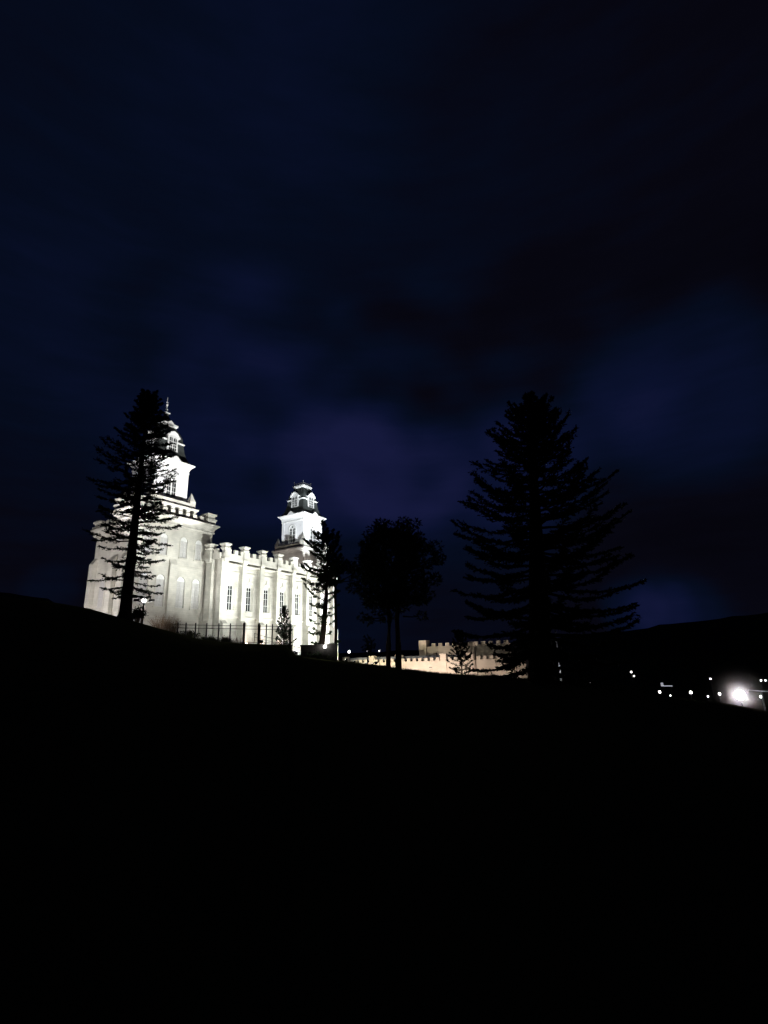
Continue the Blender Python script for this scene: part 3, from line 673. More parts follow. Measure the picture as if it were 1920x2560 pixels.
# ------------------------------------------------------------------ conifers
def blade(mb, p, d, L, w, rng):
    d = d.normalized(); s = d.cross(Vector((rng.uniform(-1, 1), rng.uniform(-1, 1), rng.uniform(-1, 1))))
    if s.length < 1e-3: return
    s = s.normalized() * w
    m_ = p + d * L * .45
    mb.add([p, m_ + s, p + d * L, m_ - s], [(0, 1, 2, 3)])
def conifer(name, base, H, label, cat, trunk_r, prof, dens, seed, tip_up=35, e0=-5, droop=-12, step=.42, nb=5, dense_top=.75, blade_l=.42, blade_w=.05, group=None, trunk_lean=(0, 0), twig=.34, needle='needle', flare=1.25, gap=.0, hmin=.1, wob=.45, ragged=.34):
    rng = random.Random(seed); base = Vector(base)
    t = thing(name, base, label, cat, group)
    view = Vector((-base.x, -base.y, 0)).normalized(); right = Vector((view.y, -view.x, 0)) * -1
    rightv = Vector((math.cos(math.atan2(base.x, base.y)), -math.sin(math.atan2(base.x, base.y)), 0))
    lean = rightv * trunk_lean[0]
    def axis(h): return lean * (h / H) + rightv * trunk_lean[1] * math.sin(math.pi * h / H) + Vector((0, 0, h))
    hs = [-.6, 0, .03, .08, .2, .35, .5, .65, .8, .92, 1.0]
    m = MB(); m.tube([axis(max(h, 0) * H) + Vector((0, 0, min(h, 0))) for h in hs], [trunk_r * flare, trunk_r * flare, trunk_r * 1.12, trunk_r, trunk_r * .9, trunk_r * .76, trunk_r * .6, trunk_r * .44, trunk_r * .27, trunk_r * .14, .03], 12)
    m.build('trunk', M['bark'], t, smooth=True)
    br = MB(); nd = MB(); h = prof[0][0]; PL = [(a, b) for a, b, c in prof]; PR = [(a, c) for a, b, c in prof]
    while h < H * .985:
        fr = h / H; k = nb if fr > .25 else max(3, nb - 1)
        a0 = rng.uniform(0, 6.28)
        for j in range(k):
            az = a0 + j * 2 * math.pi / k + rng.uniform(-.35, .35)
            hd = math.cos(az); rl, rr = lerp(PL, h), lerp(PR, h)
            Lm = rr * max(0, hd) + rl * max(0, -hd) + (rl + rr) * .5 * (1 - abs(hd))
            if rng.random() < gap * (1 - fr): continue
            L = Lm * rng.uniform(1.06 - ragged, 1.06)
            if L < .25: L = .25
            dirh = rightv * math.cos(az) - view * math.sin(az) * -1
            dirh = dirh.normalized(); e_a = e0 + (1 - fr) * droop + fr * 28; n = 7
            pts = []; p = axis(h); q = p.copy(); be = rng.gauss(0, 8) * wob
            for i in range(n + 1):
                pts.append(q.copy()); u = i / n
                el = R(e_a + be + (tip_up) * (u ** 1.7) + rng.uniform(-9, 9) * wob)
                q = q + (dirh * math.cos(el) + Vector((0, 0, math.sin(el)))) * (L / n)
                dirh = (dirh + Vector((rng.uniform(-.14, .14) * wob, rng.uniform(-.14, .14) * wob, 0))).normalized()
            r0 = max(.02, trunk_r * .16 * (L / max(1, Lm)) * (1.1 - fr * .6)); br.tube(pts, [r0 * (1 - .85 * i / n) + .008 for i in range(n + 1)], 5, cap=False)
            d = lerp(dens, h)
            ntw = int(L / .16 * d)
            for _ in range(ntw):
                u = rng.uniform(.12, 1) ** .8; i = min(n - 1, int(u * n)); fpt = pts[i].lerp(pts[i + 1], u * n - i)
                ax = (pts[i + 1] - pts[i]).normalized(); sd = ax.cross(Vector((0, 0, 1))).normalized() * rng.choice((-1, 1))
                tl = twig * (1.3 - .75 * u) * rng.uniform(.5, 1.3) * min(1.6, .5 + L / 4)
                td = (ax * .8 + sd * rng.uniform(.4, 1.1) + Vector((0, 0, rng.uniform(-.35, .25)))).normalized()
                e_ = fpt + td * tl
                br.tube([fpt, e_], [.012, .006], 3, cap=False)
                nn = max(3, int(tl / .07))
                for _k in range(nn):
                    s_ = fpt.lerp(e_, rng.uniform(.1, 1)); bd = td + Vector((rng.uniform(-.9, .9), rng.uniform(-.9, .9), rng.uniform(-.7, .7)))
                    blade(nd, s_, bd, blade_l * rng.uniform(.5, 1.1) * .55, blade_w, rng)
            for _ in range(int(6 * d) + 3):
                s_ = pts[-2].lerp(pts[-1], rng.random()); bd = (pts[-1] - pts[-2]).normalized() + Vector((rng.uniform(-.5, .5), rng.uniform(-.5, .5), rng.uniform(-.4, .4)))
                blade(nd, s_, bd, blade_l * .7, blade_w, rng)
        h += step * (1.25 - fr * .65) * rng.uniform(.75, 1.25)
    for _ in range(int(2.6 * H)): blade(nd, axis(H * rng.uniform(.93, 1.0)), Vector((rng.uniform(-.8, .8), rng.uniform(-.8, .8), .8)), blade_l, blade_w, rng)
    br.raw('branches', M['bark'], t); nd.raw('needles', M[needle], t)
    return t
def at(ph, r_, dz=0):
    x, y = r_ * math.sin(R(ph)), r_ * math.cos(R(ph)); return Vector((x, y, gz(x, y) + dz))
# tall spruce before the left tower
conifer('spruce_tree', at(-26.45, 55, -.1), 23.4, 'tall spruce silhouette with bare leaning trunk before the left tower', 'tree', .50,
        [(2.4, 1.6, 3.2), (4, 3.7, 4.4), (6, 3.6, 3.9), (7, 4.3, 4.9), (9, 4.0, 5.1), (10.5, 3.5, 3.8), (12, 4.1, 4.4), (15, 4.6, 3.8), (16.5, 3.9, 2.9), (18, 3.2, 3.0), (20, 2.1, 2.3), (22, 1.2, 1.4), (23.4, .8, .9)],
        [(0, 1.2), (5, 1.6), (9, 2.1), (12, 1.8), (15, 1.5), (17, 1.9), (19.5, 4), (21, 6), (23, 8)], 11, tip_up=22, e0=2, droop=-24, step=.50, nb=5, gap=.16, trunk_lean=(.05, .0), flare=1.5, twig=.46, wob=1.0, ragged=.55)
# big spruce on the right
conifer('spruce_tree', at(15.6, 46, -.1), 24.6, 'huge broad black spruce with upswept branch tips at the right', 'tree', .95,
        [(1.6, 6.2, 5.0), (4, 7.4, 7.6), (6, 7.4, 8.4), (8, 7.4, 8.4), (11, 8.0, 7.8), (14, 8.0, 7.2), (16, 6.4, 6.8), (19, 4.9, 5.1), (21, 3.7, 4.0), (23, 2.7, 3.0), (24.6, 1.2, 1.2)],
        [(0, 2.2), (8, 2.3), (15, 1.8), (20, 1.6), (23, 2.2), (24, 5)], 29, tip_up=44, e0=-6, droop=-20, step=.66, nb=6, twig=.46, blade_l=.5, blade_w=.06, trunk_lean=(1.6, 0), flare=1.35, ragged=.42, wob=.75)
# slim pine before the nave end
conifer('pine_tree', at(-7.2, 62.5, -.1), 15.0, 'slim tufted pine with a bare lower trunk before the right nave end', 'tree', .36,
        [(1.6, 1.7, 2.2), (3, 1.8, 2.0), (5, 1.6, 1.8), (6, 3.2, 1.6), (8.5, 4.6, 2.6), (10, 3.4, 2.4), (12, 3.6, 2.6), (13.5, 2.8, 2.4), (15, 1.5, 1.6)],
        [(0, 2.2), (6, 2.2), (9, 3.2), (11, 4.2), (15, 5)], 41, tip_up=22, e0=4, droop=4, step=1.05, nb=4, twig=.46, blade_l=.55, blade_w=.05, trunk_lean=(.8, .3), needle='needle2', flare=1.2, gap=.12, wob=1.1, ragged=.5)
def clump_tree(name, base, trunks, clumps, label, cat, seed, dens=120, bl=.5, bw=.07, needle='needle', group=None):
    rng = random.Random(seed); base = Vector(base); t = thing(name, base, label, cat, group)
    az = math.atan2(base.x, base.y); rv = Vector((math.cos(az), -math.sin(az), 0)); fv = Vector((math.sin(az), math.cos(az), 0))
    for pts, r_ in trunks:
        m = MB(); P_ = [rv * a + fv * b + Vector((0, 0, c)) for a, b, c in pts]
        m.tube(P_, [r_ * (1 - .6 * i / (len(P_) - 1)) for i in range(len(P_))], 10); m.build('trunk', M['bark'], t, smooth=True)
    br = MB(); nd = MB(); top = [rv * p[-1][0] + fv * p[-1][1] + Vector((0, 0, p[-1][2])) for p, _ in trunks]; mid = [rv * p[-2][0] + fv * p[-2][1] + Vector((0, 0, p[-2][2])) for p, _ in trunks]
    for (x, y, z, r_, sz) in clumps:
        c = rv * x + fv * y + Vector((0, 0, z)); k = min(range(len(top)), key=lambda i: (top[i] - c).length)
        s0 = mid[k].lerp(top[k], rng.uniform(.2, 1)); s0.z = min(s0.z, c.z)
        br.tube([s0, s0.lerp(c, .5) + Vector((0, 0, -.15 * r_)), c], [.10, .06, .03], 5, cap=False)
        for _ in range(int(dens * r_ * r_)):
            d = Vector((rng.gauss(0, 1), rng.gauss(0, 1), rng.gauss(0, 1))).normalized(); q = c + Vector((d.x, d.y, d.z * sz)) * r_ * rng.uniform(.25, 1) ** .6 * rng.uniform(.8, 1.08)
            for _k in range(3): blade(nd, q, d + Vector((rng.uniform(-1, 1), rng.uniform(-1, 1), rng.uniform(-.6, 1))), bl * rng.uniform(.5, 1), bw, rng)
    br.raw('branches', M['bark'], t); nd.raw('needles', M[needle], t); return t
random.seed(77)
cl = []
for i in range(95):
    a = random.uniform(0, 6.28); rad = 3.7 * random.uniform(.25, 1) ** .5; z = random.uniform(7.4, 16.4)
    f_ = 1 - abs((z - 11.6) / 5.8) ** 2.6
    if f_ <= .05: continue
    cl.append((math.cos(a) * rad * f_ - .1, math.sin(a) * rad * f_, z, random.uniform(.9, 1.45), .75))
cl += [(5.2, 0, 13.6, 1.2, .8), (4.6, .4, 12.4, 1.5, .8), (5.6, .2, 12.3, 1.0, .7), (-3.4, 0, 12.2, 1.2, .8), (-3.7, .3, 10.9, 1.0, .8), (1.6, 0, 16.6, 1.2, .7), (2.9, .2, 16.6, .9, .8), (-1.0, 0, 16.6, 1.1, .7), (3.3, 0, 14.8, 1.1, .8), (4.8, 0, 9.8, 1.2, .6), (-2.8, 0, 8.6, 1.2, .6), (3.6, 0, 8.0, 1.3, .6), (-4.6, .5, 9.2, 1.0, .6)] + [(random.uniform(-3.6, 3.6), random.uniform(-2, 2), random.uniform(5.4, 8), random.uniform(.6, 1.0), .6) for _ in range(14)]
for _ in range(30):
    a = random.uniform(0, 6.28); rad = random.uniform(3.5, 5.0); cl.append((math.cos(a) * rad + .4, math.sin(a) * rad * .8, random.uniform(7, 14.5), random.uniform(.4, .8), .7))
clump_tree('pine_tree', at(.62, 60.5, -.1), [([(-.72, 0, -.6), (-.6, 0, 2.5), (-.38, .1, 5.5), (-.7, .1, 8.5), (-1.0, 0, 13.5)], .36), ([(.42, .2, -.6), (.52, .2, 2.5), (.45, 0, 5.5), (.95, 0, 9), (1.4, 0, 14)], .38)], cl,
           'dark round crowned pine with twin trunks right of the temple', 'tree', 5, dens=62)
# dark pine leaning in behind the slim pine
cl = [(random.uniform(-1.6, 1.7), random.uniform(-1, 1), random.uniform(9.6, 13.6), random.uniform(.7, 1.15), .75) for _ in range(16)] + [(1.9, 0, 12.0, .9, .8), (2.6, 0, 11.4, .8, .8), (2.5, 0, 10.4, .9, .7)]
clump_tree('pine_tree', at(-5.6, 67, -.5), [([(0, 0, -.6), (.1, 0, 4), (0, 0, 9), (.1, 0, 12)], .24)], cl, 'dark bushy pine against the sky just right of the temple', 'tree', 15, dens=70)
# small trees near the crest
conifer('fir_tree', at(-11.0, 62.2, -.3), 4.4, 'young fir with upright shoots beside the fence end', 'tree', .09, [(.2, 1.6, 1.5), (1.2, 1.5, 1.4), (2.2, 1.1, 1.0), (3.2, 1.0, .9), (4.4, .3, .3)],
        [(0, 3.2), (1.5, 2.6), (2.0, .8), (4.4, .7)], 51, tip_up=28, e0=34, droop=-10, step=.26, nb=6, twig=.24, blade_l=.42, blade_w=.036, flare=1.1, ragged=.5, wob=.9)
conifer('pine_tree', at(7.65, 56.5, -.2), 4.4, 'small open pine standing before the bright annex wall', 'tree', .08, [(.3, 1.5, 1.6), (1.2, 1.5, 1.7), (2.4, 1.2, 1.3), (3.4, .8, .8), (4.4, .3, .3)],
        [(0, 2.2), (2, 2.0), (4.4, 2.0)], 53, tip_up=34, e0=10, droop=-6, step=.32, nb=5, twig=.28, blade_l=.42, blade_w=.045, flare=1.1)
cl = [(random.uniform(-.9, .9), random.uniform(-.6, .6), random.uniform(2.9, 4.6), random.uniform(.3, .5), .7) for _ in range(13)]
clump_tree('sapling', at(13.1, 60, -.3), [([(-.25, 0, -.4), (-.2, 0, 1.2), (-.1, 0, 3), (-.1, 0, 4)], .07), ([(.35, 0, -.4), (.3, 0, 1.2), (.15, 0, 3), (.1, 0, 4)], .06)], cl, 'thin two stemmed sapling before the dim right end of the annex', 'tree', 61, dens=70, bl=.32, bw=.05)
cl = [(random.uniform(-.8, .8), random.uniform(-.6, .6), random.uniform(1.2, 3.6), random.uniform(.35, .6), .8) for _ in range(14)]
clump_tree('sapling', at(-2.2, 66, -.3), [([(0, 0, -.4), (0, 0, .9), (.05, 0, 2), (.0, 0, 3.2)], .08)], cl, 'small dark round sapling before the low far annex wall', 'tree', 62, dens=80, bl=.3, bw=.05)
# dense dark tree mass left behind the spruce
# shrubs
def shrub(base, r_, h, label, seed, mat='hedge', nst=60, leaf=True):
    rng = random.Random(seed); t = thing('shrub', base, label, 'shrub', 'shrubs along the hill crest'); st_ = MB(); lf = MB()
    for _ in range(nst):
        a = rng.uniform(0, 6.28); rr = r_ * rng.random() ** .5; p0 = Vector((math.cos(a) * rr * .3, math.sin(a) * rr * .3, -.2)); p2 = Vector((math.cos(a) * rr, math.sin(a) * rr, h * rng.uniform(.55, 1) * (1 - .35 * (rr / r_) ** 2)))
        p1 = p0.lerp(p2, .5) + Vector((0, 0, .15 * h)); st_.tube([p0, p1, p2], [.02, .014, .006], 3, cap=False)
        for _k in range(26 if leaf else 7):
            u = rng.random(); q = p1.lerp(p2, u) + Vector((rng.gauss(0, .12), rng.gauss(0, .12), rng.gauss(0, .1)))
            blade(lf, q, Vector((rng.uniform(-1, 1), rng.uniform(-1, 1), rng.uniform(-.3, 1))), .2 * rng.uniform(.5, 1.2), .045 if leaf else .012, rng)
    st_.raw('stems', M['twig'], t); lf.raw('leaves', M[mat], t); return t
shrub(at(-25.25, 57, -.2), .75, 2.0, 'dark narrow shrub at the foot of the tall spruce', 71, 'needle', 50)
shrub(at(-23.2, 64, -.4), 1.6, 2.6, 'brown twiggy bush right of the double headed lamp post', 72, 'twig', 110, False)
shrub(at(-22.2, 66, -.4), 1.3, 2.9, 'tall brown bush next to the left end of the fence', 73, 'twig', 100, False)
shrub(at(-20.6, 68, -.3), 1.8, 1.3, 'low grey green shrub behind the left fence posts', 74, 'hedge', 60)
shrub(at(-18.7, 69, -.3), 1.6, 1.1, 'low shrub before the dark wall corner of the temple', 75, 'hedge', 60)
shrub(at(-17.2, 70, -.3), 1.5, 1.2, 'low shrub left of the small glowing ground lamp', 76, 'hedge', 60)
shrub(at(-15.55, 69, -.3), .8, 2.0, 'bare twiggy shrub between fence posts below the nave windows', 77, 'twig', 34, False)
shrub(at(-8.0, 61.5, -.2), 1.3, 1.0, 'dark shrub at the foot of the slim pine', 78, 'needle2', 60)
shrub(at(-6.6, 61.8, -.2), 1.1, .9, 'dark green shrub beside the glowing globe lamp', 79, 'hedge', 50)

# ------------------------------------------------------------------ fence
def P3(ph, el, r_):
    return Vector((r_ * math.sin(R(ph)), r_ * math.cos(R(ph)), 1.6 + r_ * math.tan(R(el))))
fa = P3(-22.0, 3.95, 66.0); fb = P3(-10.15, 3.62, 63.2)
fe = thing('metal_fence', (fa + fb) * .5 - Vector((0, 0, 2.4)), 'thin black metal fence with tall posts along the crest below the temple', 'fence'); FO = fe.location
posts = [0.02, .085, .17, .25, .325, .42, .515, .70, .79, .845, .95]
def fp(t, z=0): p = fa.lerp(fb, t); return p + Vector((0, 0, z))
posts_px = [-21.55, -20.75, -19.8, -18.7, -17.5, -16.35, -14.98, -13.5, -12.75, -12.15, -10.35]
for i, ph in enumerate(posts_px):
    t_ = (ph + 22.0) / (22.0 - 10.15); p = fp(t_); thick = .12 if i in (6, 7, 10) else .065
    m = MB(); zt = p.z + (.10 if i != 6 else .16); zb = gz(p.x, p.y) - .4
    m.box(p.x - thick, p.x + thick, p.y - thick, p.y + thick, zb, zt); m.ball((p.x, p.y, zt + .04), thick * 1.2, 6, 5); m.build('post', M['black'], fe, FO)
m = MB()
for dz in (-.06, -.42, -1.95):
    m.tube([fp(-.02, dz), fp(.5, dz), fp(1.0, dz)], .034, 6)
m.build('rail', M['black'], fe, FO)
m = MB()
for i in range(140):
    t_ = i / 139; p = fp(t_); m.tube([(p.x, p.y, p.z - .06), (p.x, p.y, gz(p.x, p.y))], .004, 3, cap=False)
o = m.build('pickets', M['black'], fe, FO); 
# handrail behind the fence
hr = thing('handrail', P3(-13.2, 2.4, 72) - Vector((0, 0, 1)), 'short sloping black handrail behind the fence', 'handrail'); HO = hr.location
a, b = P3(-14.05, 2.95, 72), P3(-11.5, 2.28, 72)
for k, dz in enumerate((0, -.45)):
    m = MB(); m.tube([a + Vector((0, 0, dz)), a.lerp(b, .5) + Vector((0, 0, dz - .1)), b + Vector((0, 0, dz))], .03, 6); m.build('rail', M['black'], hr, HO)
for t_ in (0, .4, 1):
    p = a.lerp(b, t_); m = MB(); m.tube([(p.x, p.y, p.z), (p.x, p.y, gz(p.x, p.y) - .2)], .035, 6); m.build('post', M['black'], hr, HO)
# stair cheek walls at the gap
def wallbox(name, ph0, ph1, r_, el_top, thick, label, cat, mat):
    a, b = P3(ph0, el_top, r_), P3(ph1, el_top, r_); d = (b - a).normalized(); nn = Vector((-d.y, d.x, 0))
    zb = min(gz(a.x, a.y), gz(b.x, b.y)) - 1.2
    t = thing(name, Vector(((a.x + b.x) / 2, (a.y + b.y) / 2, zb)), label, cat); o = t.location
    m = MB(); m.prism([Vector((*q.xy, zb)) for q in (a, b, b + nn * thick, a + nn * thick)], (0, 0, a.z - zb - .12)); m.build('wall', M[mat], t, o)
    m = MB(); e = .08; m.prism([Vector((*q.xy, a.z - .12)) for q in (a - d * e - nn * e, b + d * e - nn * e, b + d * e + nn * (thick + e), a - d * e + nn * (thick + e))], (0, 0, .12)); m.build('coping', M[mat], t, o)
    return t
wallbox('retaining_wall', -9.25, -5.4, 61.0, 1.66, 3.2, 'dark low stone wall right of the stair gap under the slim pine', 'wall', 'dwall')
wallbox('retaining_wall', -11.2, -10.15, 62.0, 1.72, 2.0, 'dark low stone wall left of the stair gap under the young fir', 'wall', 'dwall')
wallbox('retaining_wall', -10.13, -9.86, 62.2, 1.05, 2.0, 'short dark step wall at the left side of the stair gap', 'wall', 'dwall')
sr = thing('handrail', P3(-9.5, 1.0, 64) - Vector((0, 0, 1)), 'thin stair handrail in the bright gap between two dark walls', 'handrail'); so = sr.location
for el_ in (1.45, .95):
    m = MB(); m.tube([P3(-9.95, el_ + .1, 64), P3(-9.3, el_ - .1, 64)], .03, 6); m.build('rail', M['black'], sr, so)
for ph in (-9.9, -9.32):
    m = MB(); m.tube([P3(ph, 1.5, 64), P3(ph, -.6, 64)], .03, 6); m.build('post', M['black'], sr, so)

# ------------------------------------------------------------------ lamp posts, globes, pole
def globe_lamp(pos, h, r_, label, group=None, mat='globe', w=0, col=(1, .97, .92), name='globe_lamp'):
    t = thing(name, pos, label, 'lamp', group)
    m = MB(); m.tube([(0, 0, -.5), (0, 0, h - r_)], max(.03, r_ * .18), 8); m.build('post', M['black'], t)
    m = MB(); m.ball((0, 0, h), r_, 12, 9); m.build('globe', M[mat], t, smooth=True)
    if w:
        l = bpy.data.lights.new('glow', 'POINT'); l.energy = w; l.color = col; l.shadow_soft_size = r_; o = bpy.data.objects.new('glow', l); COL.objects.link(o); o.parent = t; o.location = (0, 0, h + r_ * 1.3)
    return t
def globe_at(ph, el, r_, rad, label, **k):
    p = P3(ph, el, r_); z = gz(p.x, p.y); h = max(p.z - z, rad * 1.5); return globe_lamp(Vector((p.x, p.y, p.z - h)), h, rad, label, **k)
globe_at(-6.7, 1.42, 60.6, .19, 'round white globe lamp glowing at the foot of the slim pine', w=60)
globe_at(-4.15, .82, 108, .24, 'round white globe lamp above the far low annex wall left of the sapling', w=120)
globe_at(-2.22, .85, 112, .11, 'tiny white globe lamp peeking above the small dark sapling', mat='dimtown')
globe_at(-.95, .82, 112, .17, 'dim white lamp left of the twin trunked pine', mat='dimtown', w=40)
# double headed lamp post
lp = P3(-24.88, 6.2, 60.5); lz = gz(lp.x, lp.y); H_ = lp.z - lz
t = thing('lamp_post', (lp.x, lp.y, lz), 'lamp post with two dark heads and one bright lens near the tall spruce', 'lamp post')
az = R(-24.88); rv = Vector((math.cos(az), -math.sin(az), 0)); fv = Vector((math.sin(az), math.cos(az), 0))
m = MB(); m.tube([(0, 0, -.5), (0, 0, H_ * .5), (0, 0, H_ - .15)], [.13, .11, .09], 8); m.build('pole', M['black'], t)
m = MB(); m.tube([rv * -.7 + Vector((0, 0, H_ + .0)), Vector((0, 0, H_ - .2)), rv * .75 + Vector((0, 0, H_))], .045, 6); m.build('arm', M['black'], t)
for s_ in (-1, 1):
    m = MB(); c = rv * s_ * .72 + Vector((0, 0, H_ + .05)); q = [c + rv * x + fv * y + Vector((0, 0, z)) for x, y, z in ((-.3, -.2, -.11), (.3, -.2, -.05 if s_ > 0 else -.11), (.3, .2, -.05), (-.3, .2, -.11), (-.27, -.18, .12), (.27, -.18, .14), (.27, .18, .14), (-.27, .18, .12))]
    m.add(q, [(3, 2, 1, 0), (4, 5, 6, 7), (0, 1, 5, 4), (1, 2, 6, 5), (2, 3, 7, 6), (3, 0, 4, 7)]); m.build('lamp_head', M['black'], t)
m = MB(); m.ball(fv * -.12 + Vector((0, 0, H_ + .02)), .23, 12, 8, .95); m.build('lens', M['globe'], t, smooth=True)
l = bpy.data.lights.new('glow', 'POINT'); l.energy = 260; l.color = (1, .93, .85); l.shadow_soft_size = .2; o = bpy.data.objects.new('glow', l); COL.objects.link(o); o.parent = t; o.location = rv * .5 + fv * .9 + Vector((0, 0, H_ - .4))
# flagpole
fpz = at(17.42, 58)
t = thing('flagpole', fpz, 'white flagpole standing just right of the huge spruce trunk', 'flagpole')
m = MB(); m.tube([(0, 0, -.3), (0, 0, 4), (0, 0, 9.0)], [.105, .09, .05], 10); m.build('pole', M['polew'], t, smooth=True)
m = MB(); m.ball((0, 0, 9.1), .13); m.build('ball_finial', M['polew'], t)
flood(at(17.95, 56.4), fpz + Vector((0, 0, 3.2)), 120, 'small added uplight in the grass at the white flagpole', (.92, .94, 1), 60, .1, 'floodlights before the annex')  # uplight added so the pole shows white
# ground lamps at the nave foot; second and third added for the bright patches
for u, lb, pw in ((81.2, 'small glowing warm lamp low on the nave foot near the bare shrub', 130), (86.2, 'added warm foot lamp below the second nave window', 70), (91.8, 'added warm foot lamp below the third nave window', 60)):
    p = W(u, 85.6, 5.35); t = thing('ground_lamp', p, lb, 'lamp', 'warm lamps along the nave foot')
    m = MB(); m.tube([(0, 0, -.8), (0, 0, .15)], .06, 8); m.build('stem', M['grey'], t)
    m = MB(); m.ball((0, 0, .3), .17 if u < 82 else .1, 10, 7); m.build('lens', M['warm'], t, smooth=True)
    l = bpy.data.lights.new('glow', 'POINT'); l.energy = pw; l.color = (1, .62, .42); l.shadow_soft_size = .2; o = bpy.data.objects.new('glow', l); COL.objects.link(o); o.parent = t; o.location = (.3, .2, .75)
# ------------------------------------------------------------------ town lights in the valley
TOWN = [(17.78, -2.05, 6, 'lone white street lamp just right of the flagpole'), (18.74, -1.61, 3, 'faintest tiny street lamp high beside the flagpole'), (20.11, -2.84, 3, 'tiny low street lamp between flagpole and valley pair'),
        (23.94, -1.89, 7, 'upper lamp of the close pair on the valley side'), (24.13, -2.26, 6, 'lower lamp of the close pair on the valley side'), (24.24, -3.9, 6, 'path lamp below the close pair at the crest'),
        (26.1, -3.71, 9, 'bright path lamp under the pale sign'), (26.94, -4.02, 5, 'small path lamp right of the pale sign'), (28.63, -3.74, 10, 'brightest path lamp midway to the glaring light'), (29.93, -4.07, 6, 'low path lamp left of the glaring light'),
        (30.37, -2.57, 6, 'lone street lamp high up left of the glaring light'), (30.85, -3.86, 9, 'path lamp closest to the glaring light on its left'), (33.84, -4.06, 9, 'path lamp right of the glaring light'),
        (34.1, -2.72, 6, 'left lamp of the pair above and right of the glare'), (34.42, -2.72, 6, 'right lamp of the pair above and right of the glare')]
for ph, el, s_, lb in TOWN:
    near = el < -3.5; r_ = (92 if near else 190); dd = r_ / math.cos(R(ph)) * .0 + r_
    k = 1300 * math.cos(R(ph)) ** 0 / (math.cos(R(ph)))
    rad = s_ * .5 * r_ * math.cos(R(ph)) / 1300 * .62
    if near:
        # slide out until the ground lies below the lamp
        while r_ < 200 and (lambda p: gz(p.x, p.y) > p.z - .4)(P3(ph, el, r_)): r_ += 4
        rad = s_ * .5 * r_ * math.cos(R(ph)) / 1300 * .62
    globe_at(ph, el, r_, rad, lb, group='lamps in the valley and along the path', mat='dimtown' if s_ <= 3 else 'town', w=(s_ * 9 if near else 0), name='street_lamp')
# pale sign
p = P3(26.45, -3.08, 130); t = thing('sign_board', p, 'pale lit corner of a sign board in the valley', 'sign'); rv = Vector((math.cos(R(26.45)), -math.sin(R(26.45)), 0)); fv = Vector((math.sin(R(26.45)), math.cos(R(26.45)), 0))
m = MB(); q = lambda x0, x1, z0, z1: m.prism([rv * x0 + Vector((0, 0, z0)), rv * x1 + Vector((0, 0, z0)), rv * x1 + Vector((0, 0, z1)), rv * x0 + Vector((0, 0, z1))], fv * .1)
q(-.35, .15, -.3, .45); q(.15, 1.8, -.32, -.12); m.build('panel', M['sign'], t)
m = MB(); m.tube([(0, 0, -.35), (0, 0, gz(p.x, p.y) - p.z - .3)], .07, 6); m.tube([rv * 1.5 + Vector((0, 0, -.35)), rv * 1.5 + Vector((0, 0, gz(p.x, p.y) - p.z - .3))], .07, 6); m.build('legs', M['black'], t)
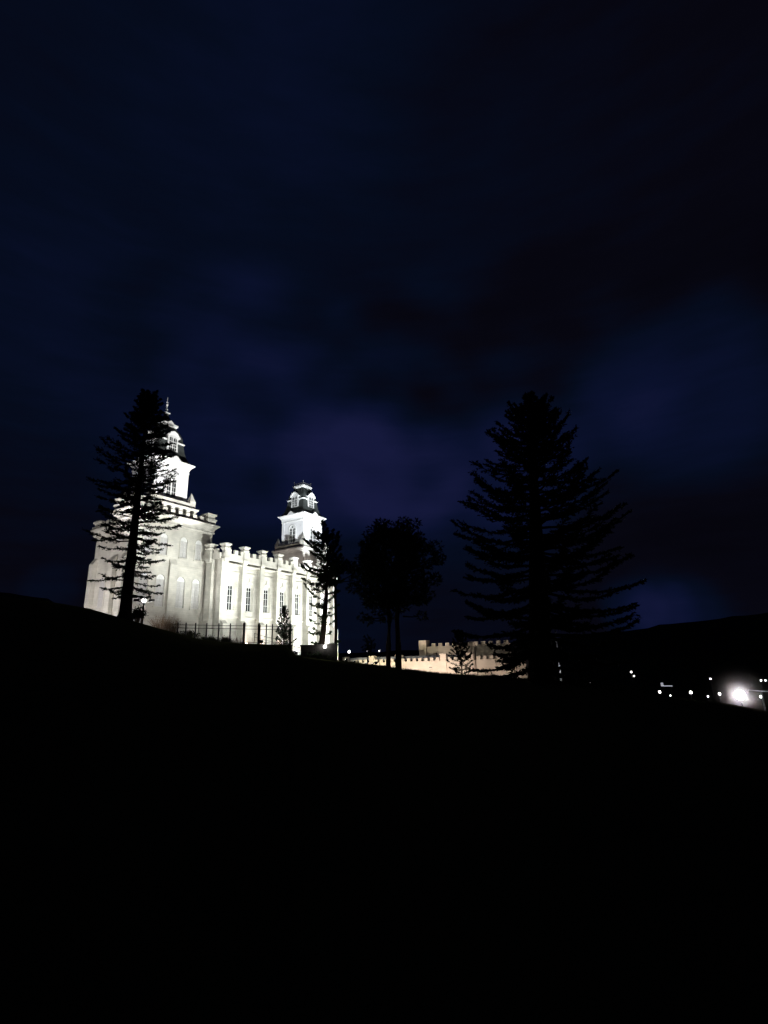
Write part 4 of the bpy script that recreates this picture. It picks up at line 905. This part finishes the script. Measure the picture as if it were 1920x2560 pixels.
# glaring light, with a scattering ball added to make its lens halo
p = P3(32.36, -3.94, 84); z = gz(p.x, p.y)
t = thing('work_light', (p.x, p.y, z), 'large glaring white light on a stand at the far right edge', 'light')
fv = Vector((math.sin(R(32.36)), math.cos(R(32.36)), 0)); h = p.z - z
m = MB(); m.tube([(0, 0, -.4), (0, 0, h - .9)], .09, 8)
for a in range(3): m.tube([(0, 0, h * .35), (math.cos(a * 2.1) * .8, math.sin(a * 2.1) * .8, -.2)], .04, 6)
m.build('stand', M['black'], t)
m = MB(); m.tube([-fv * .1 + Vector((0, 0, h)), fv * .35 + Vector((0, 0, h)), fv * .5 + Vector((0, 0, h))], [.6, .6, .35], 20); m.build('housing', M['grey'], t)
m = MB(); m.ball(-fv * .1 + Vector((0, 0, h)), .56, 20, 12); m.build('lens', M['glare'], t, smooth=True)
l = bpy.data.lights.new('glow', 'POINT'); l.energy = 300; l.color = (1, .95, .93); l.shadow_soft_size = .5; o = bpy.data.objects.new('glow', l); COL.objects.link(o); o.parent = t; o.location = -fv * 1.6 + Vector((0, 0, h + .3))
ms = MB(); ms.ball((0, 0, 0), 6.0, 24, 16); 
mm, n, lk, b = newmat('glare_halo'); n.remove(b); pv = n.new('ShaderNodeVolumePrincipled'); co = n.new('ShaderNodeTexCoord')
ln = n.new('ShaderNodeVectorMath'); ln.operation = 'LENGTH'; lk.new(co.outputs['Object'], ln.inputs[0])
mr = n.new('ShaderNodeMapRange'); lk.new(ln.outputs['Value'], mr.inputs[0]); mr.inputs[1].default_value = 0; mr.inputs[2].default_value = 5.9; mr.inputs[3].default_value = 1; mr.inputs[4].default_value = 0
pw_ = n.new('ShaderNodeMath'); pw_.operation = 'POWER'; lk.new(mr.outputs[0], pw_.inputs[0]); pw_.inputs[1].default_value = 6.5
ml_ = n.new('ShaderNodeMath'); ml_.operation = 'MULTIPLY'; lk.new(pw_.outputs[0], ml_.inputs[0]); ml_.inputs[1].default_value = .22
lk.new(ml_.outputs[0], pv.inputs['Density']); lk.new(pv.outputs[0], n['Material Output'].inputs['Volume']); pv.inputs['Color'].default_value = (.95, .9, .92, 1)
mo = ms.build('glare_halo', mm, smooth=True); mo.location = p - fv * 1.0; tag(mo, 'added scattering ball giving the halo round the glaring light', 'glare_halo', kind='stuff')
# lit post and rail beside the glare
p = P3(33.95, -3.75, 86); z = gz(p.x, p.y); t = thing('barrier_gate', (p.x, p.y, z), 'pale barrier rail on a post right of the glaring light', 'gate'); rv = Vector((math.cos(R(34)), -math.sin(R(34)), 0))
m = MB(); m.tube([(0, 0, -.3), (0, 0, p.z - z + .1)], .07, 8); m.build('post', M['grey'], t)
m = MB(); m.tube([rv * -1.4 + Vector((0, 0, p.z - z + .35)), rv * 1.2 + Vector((0, 0, p.z - z + .15))], .05, 8); m.build('rail', M['polew'], t)
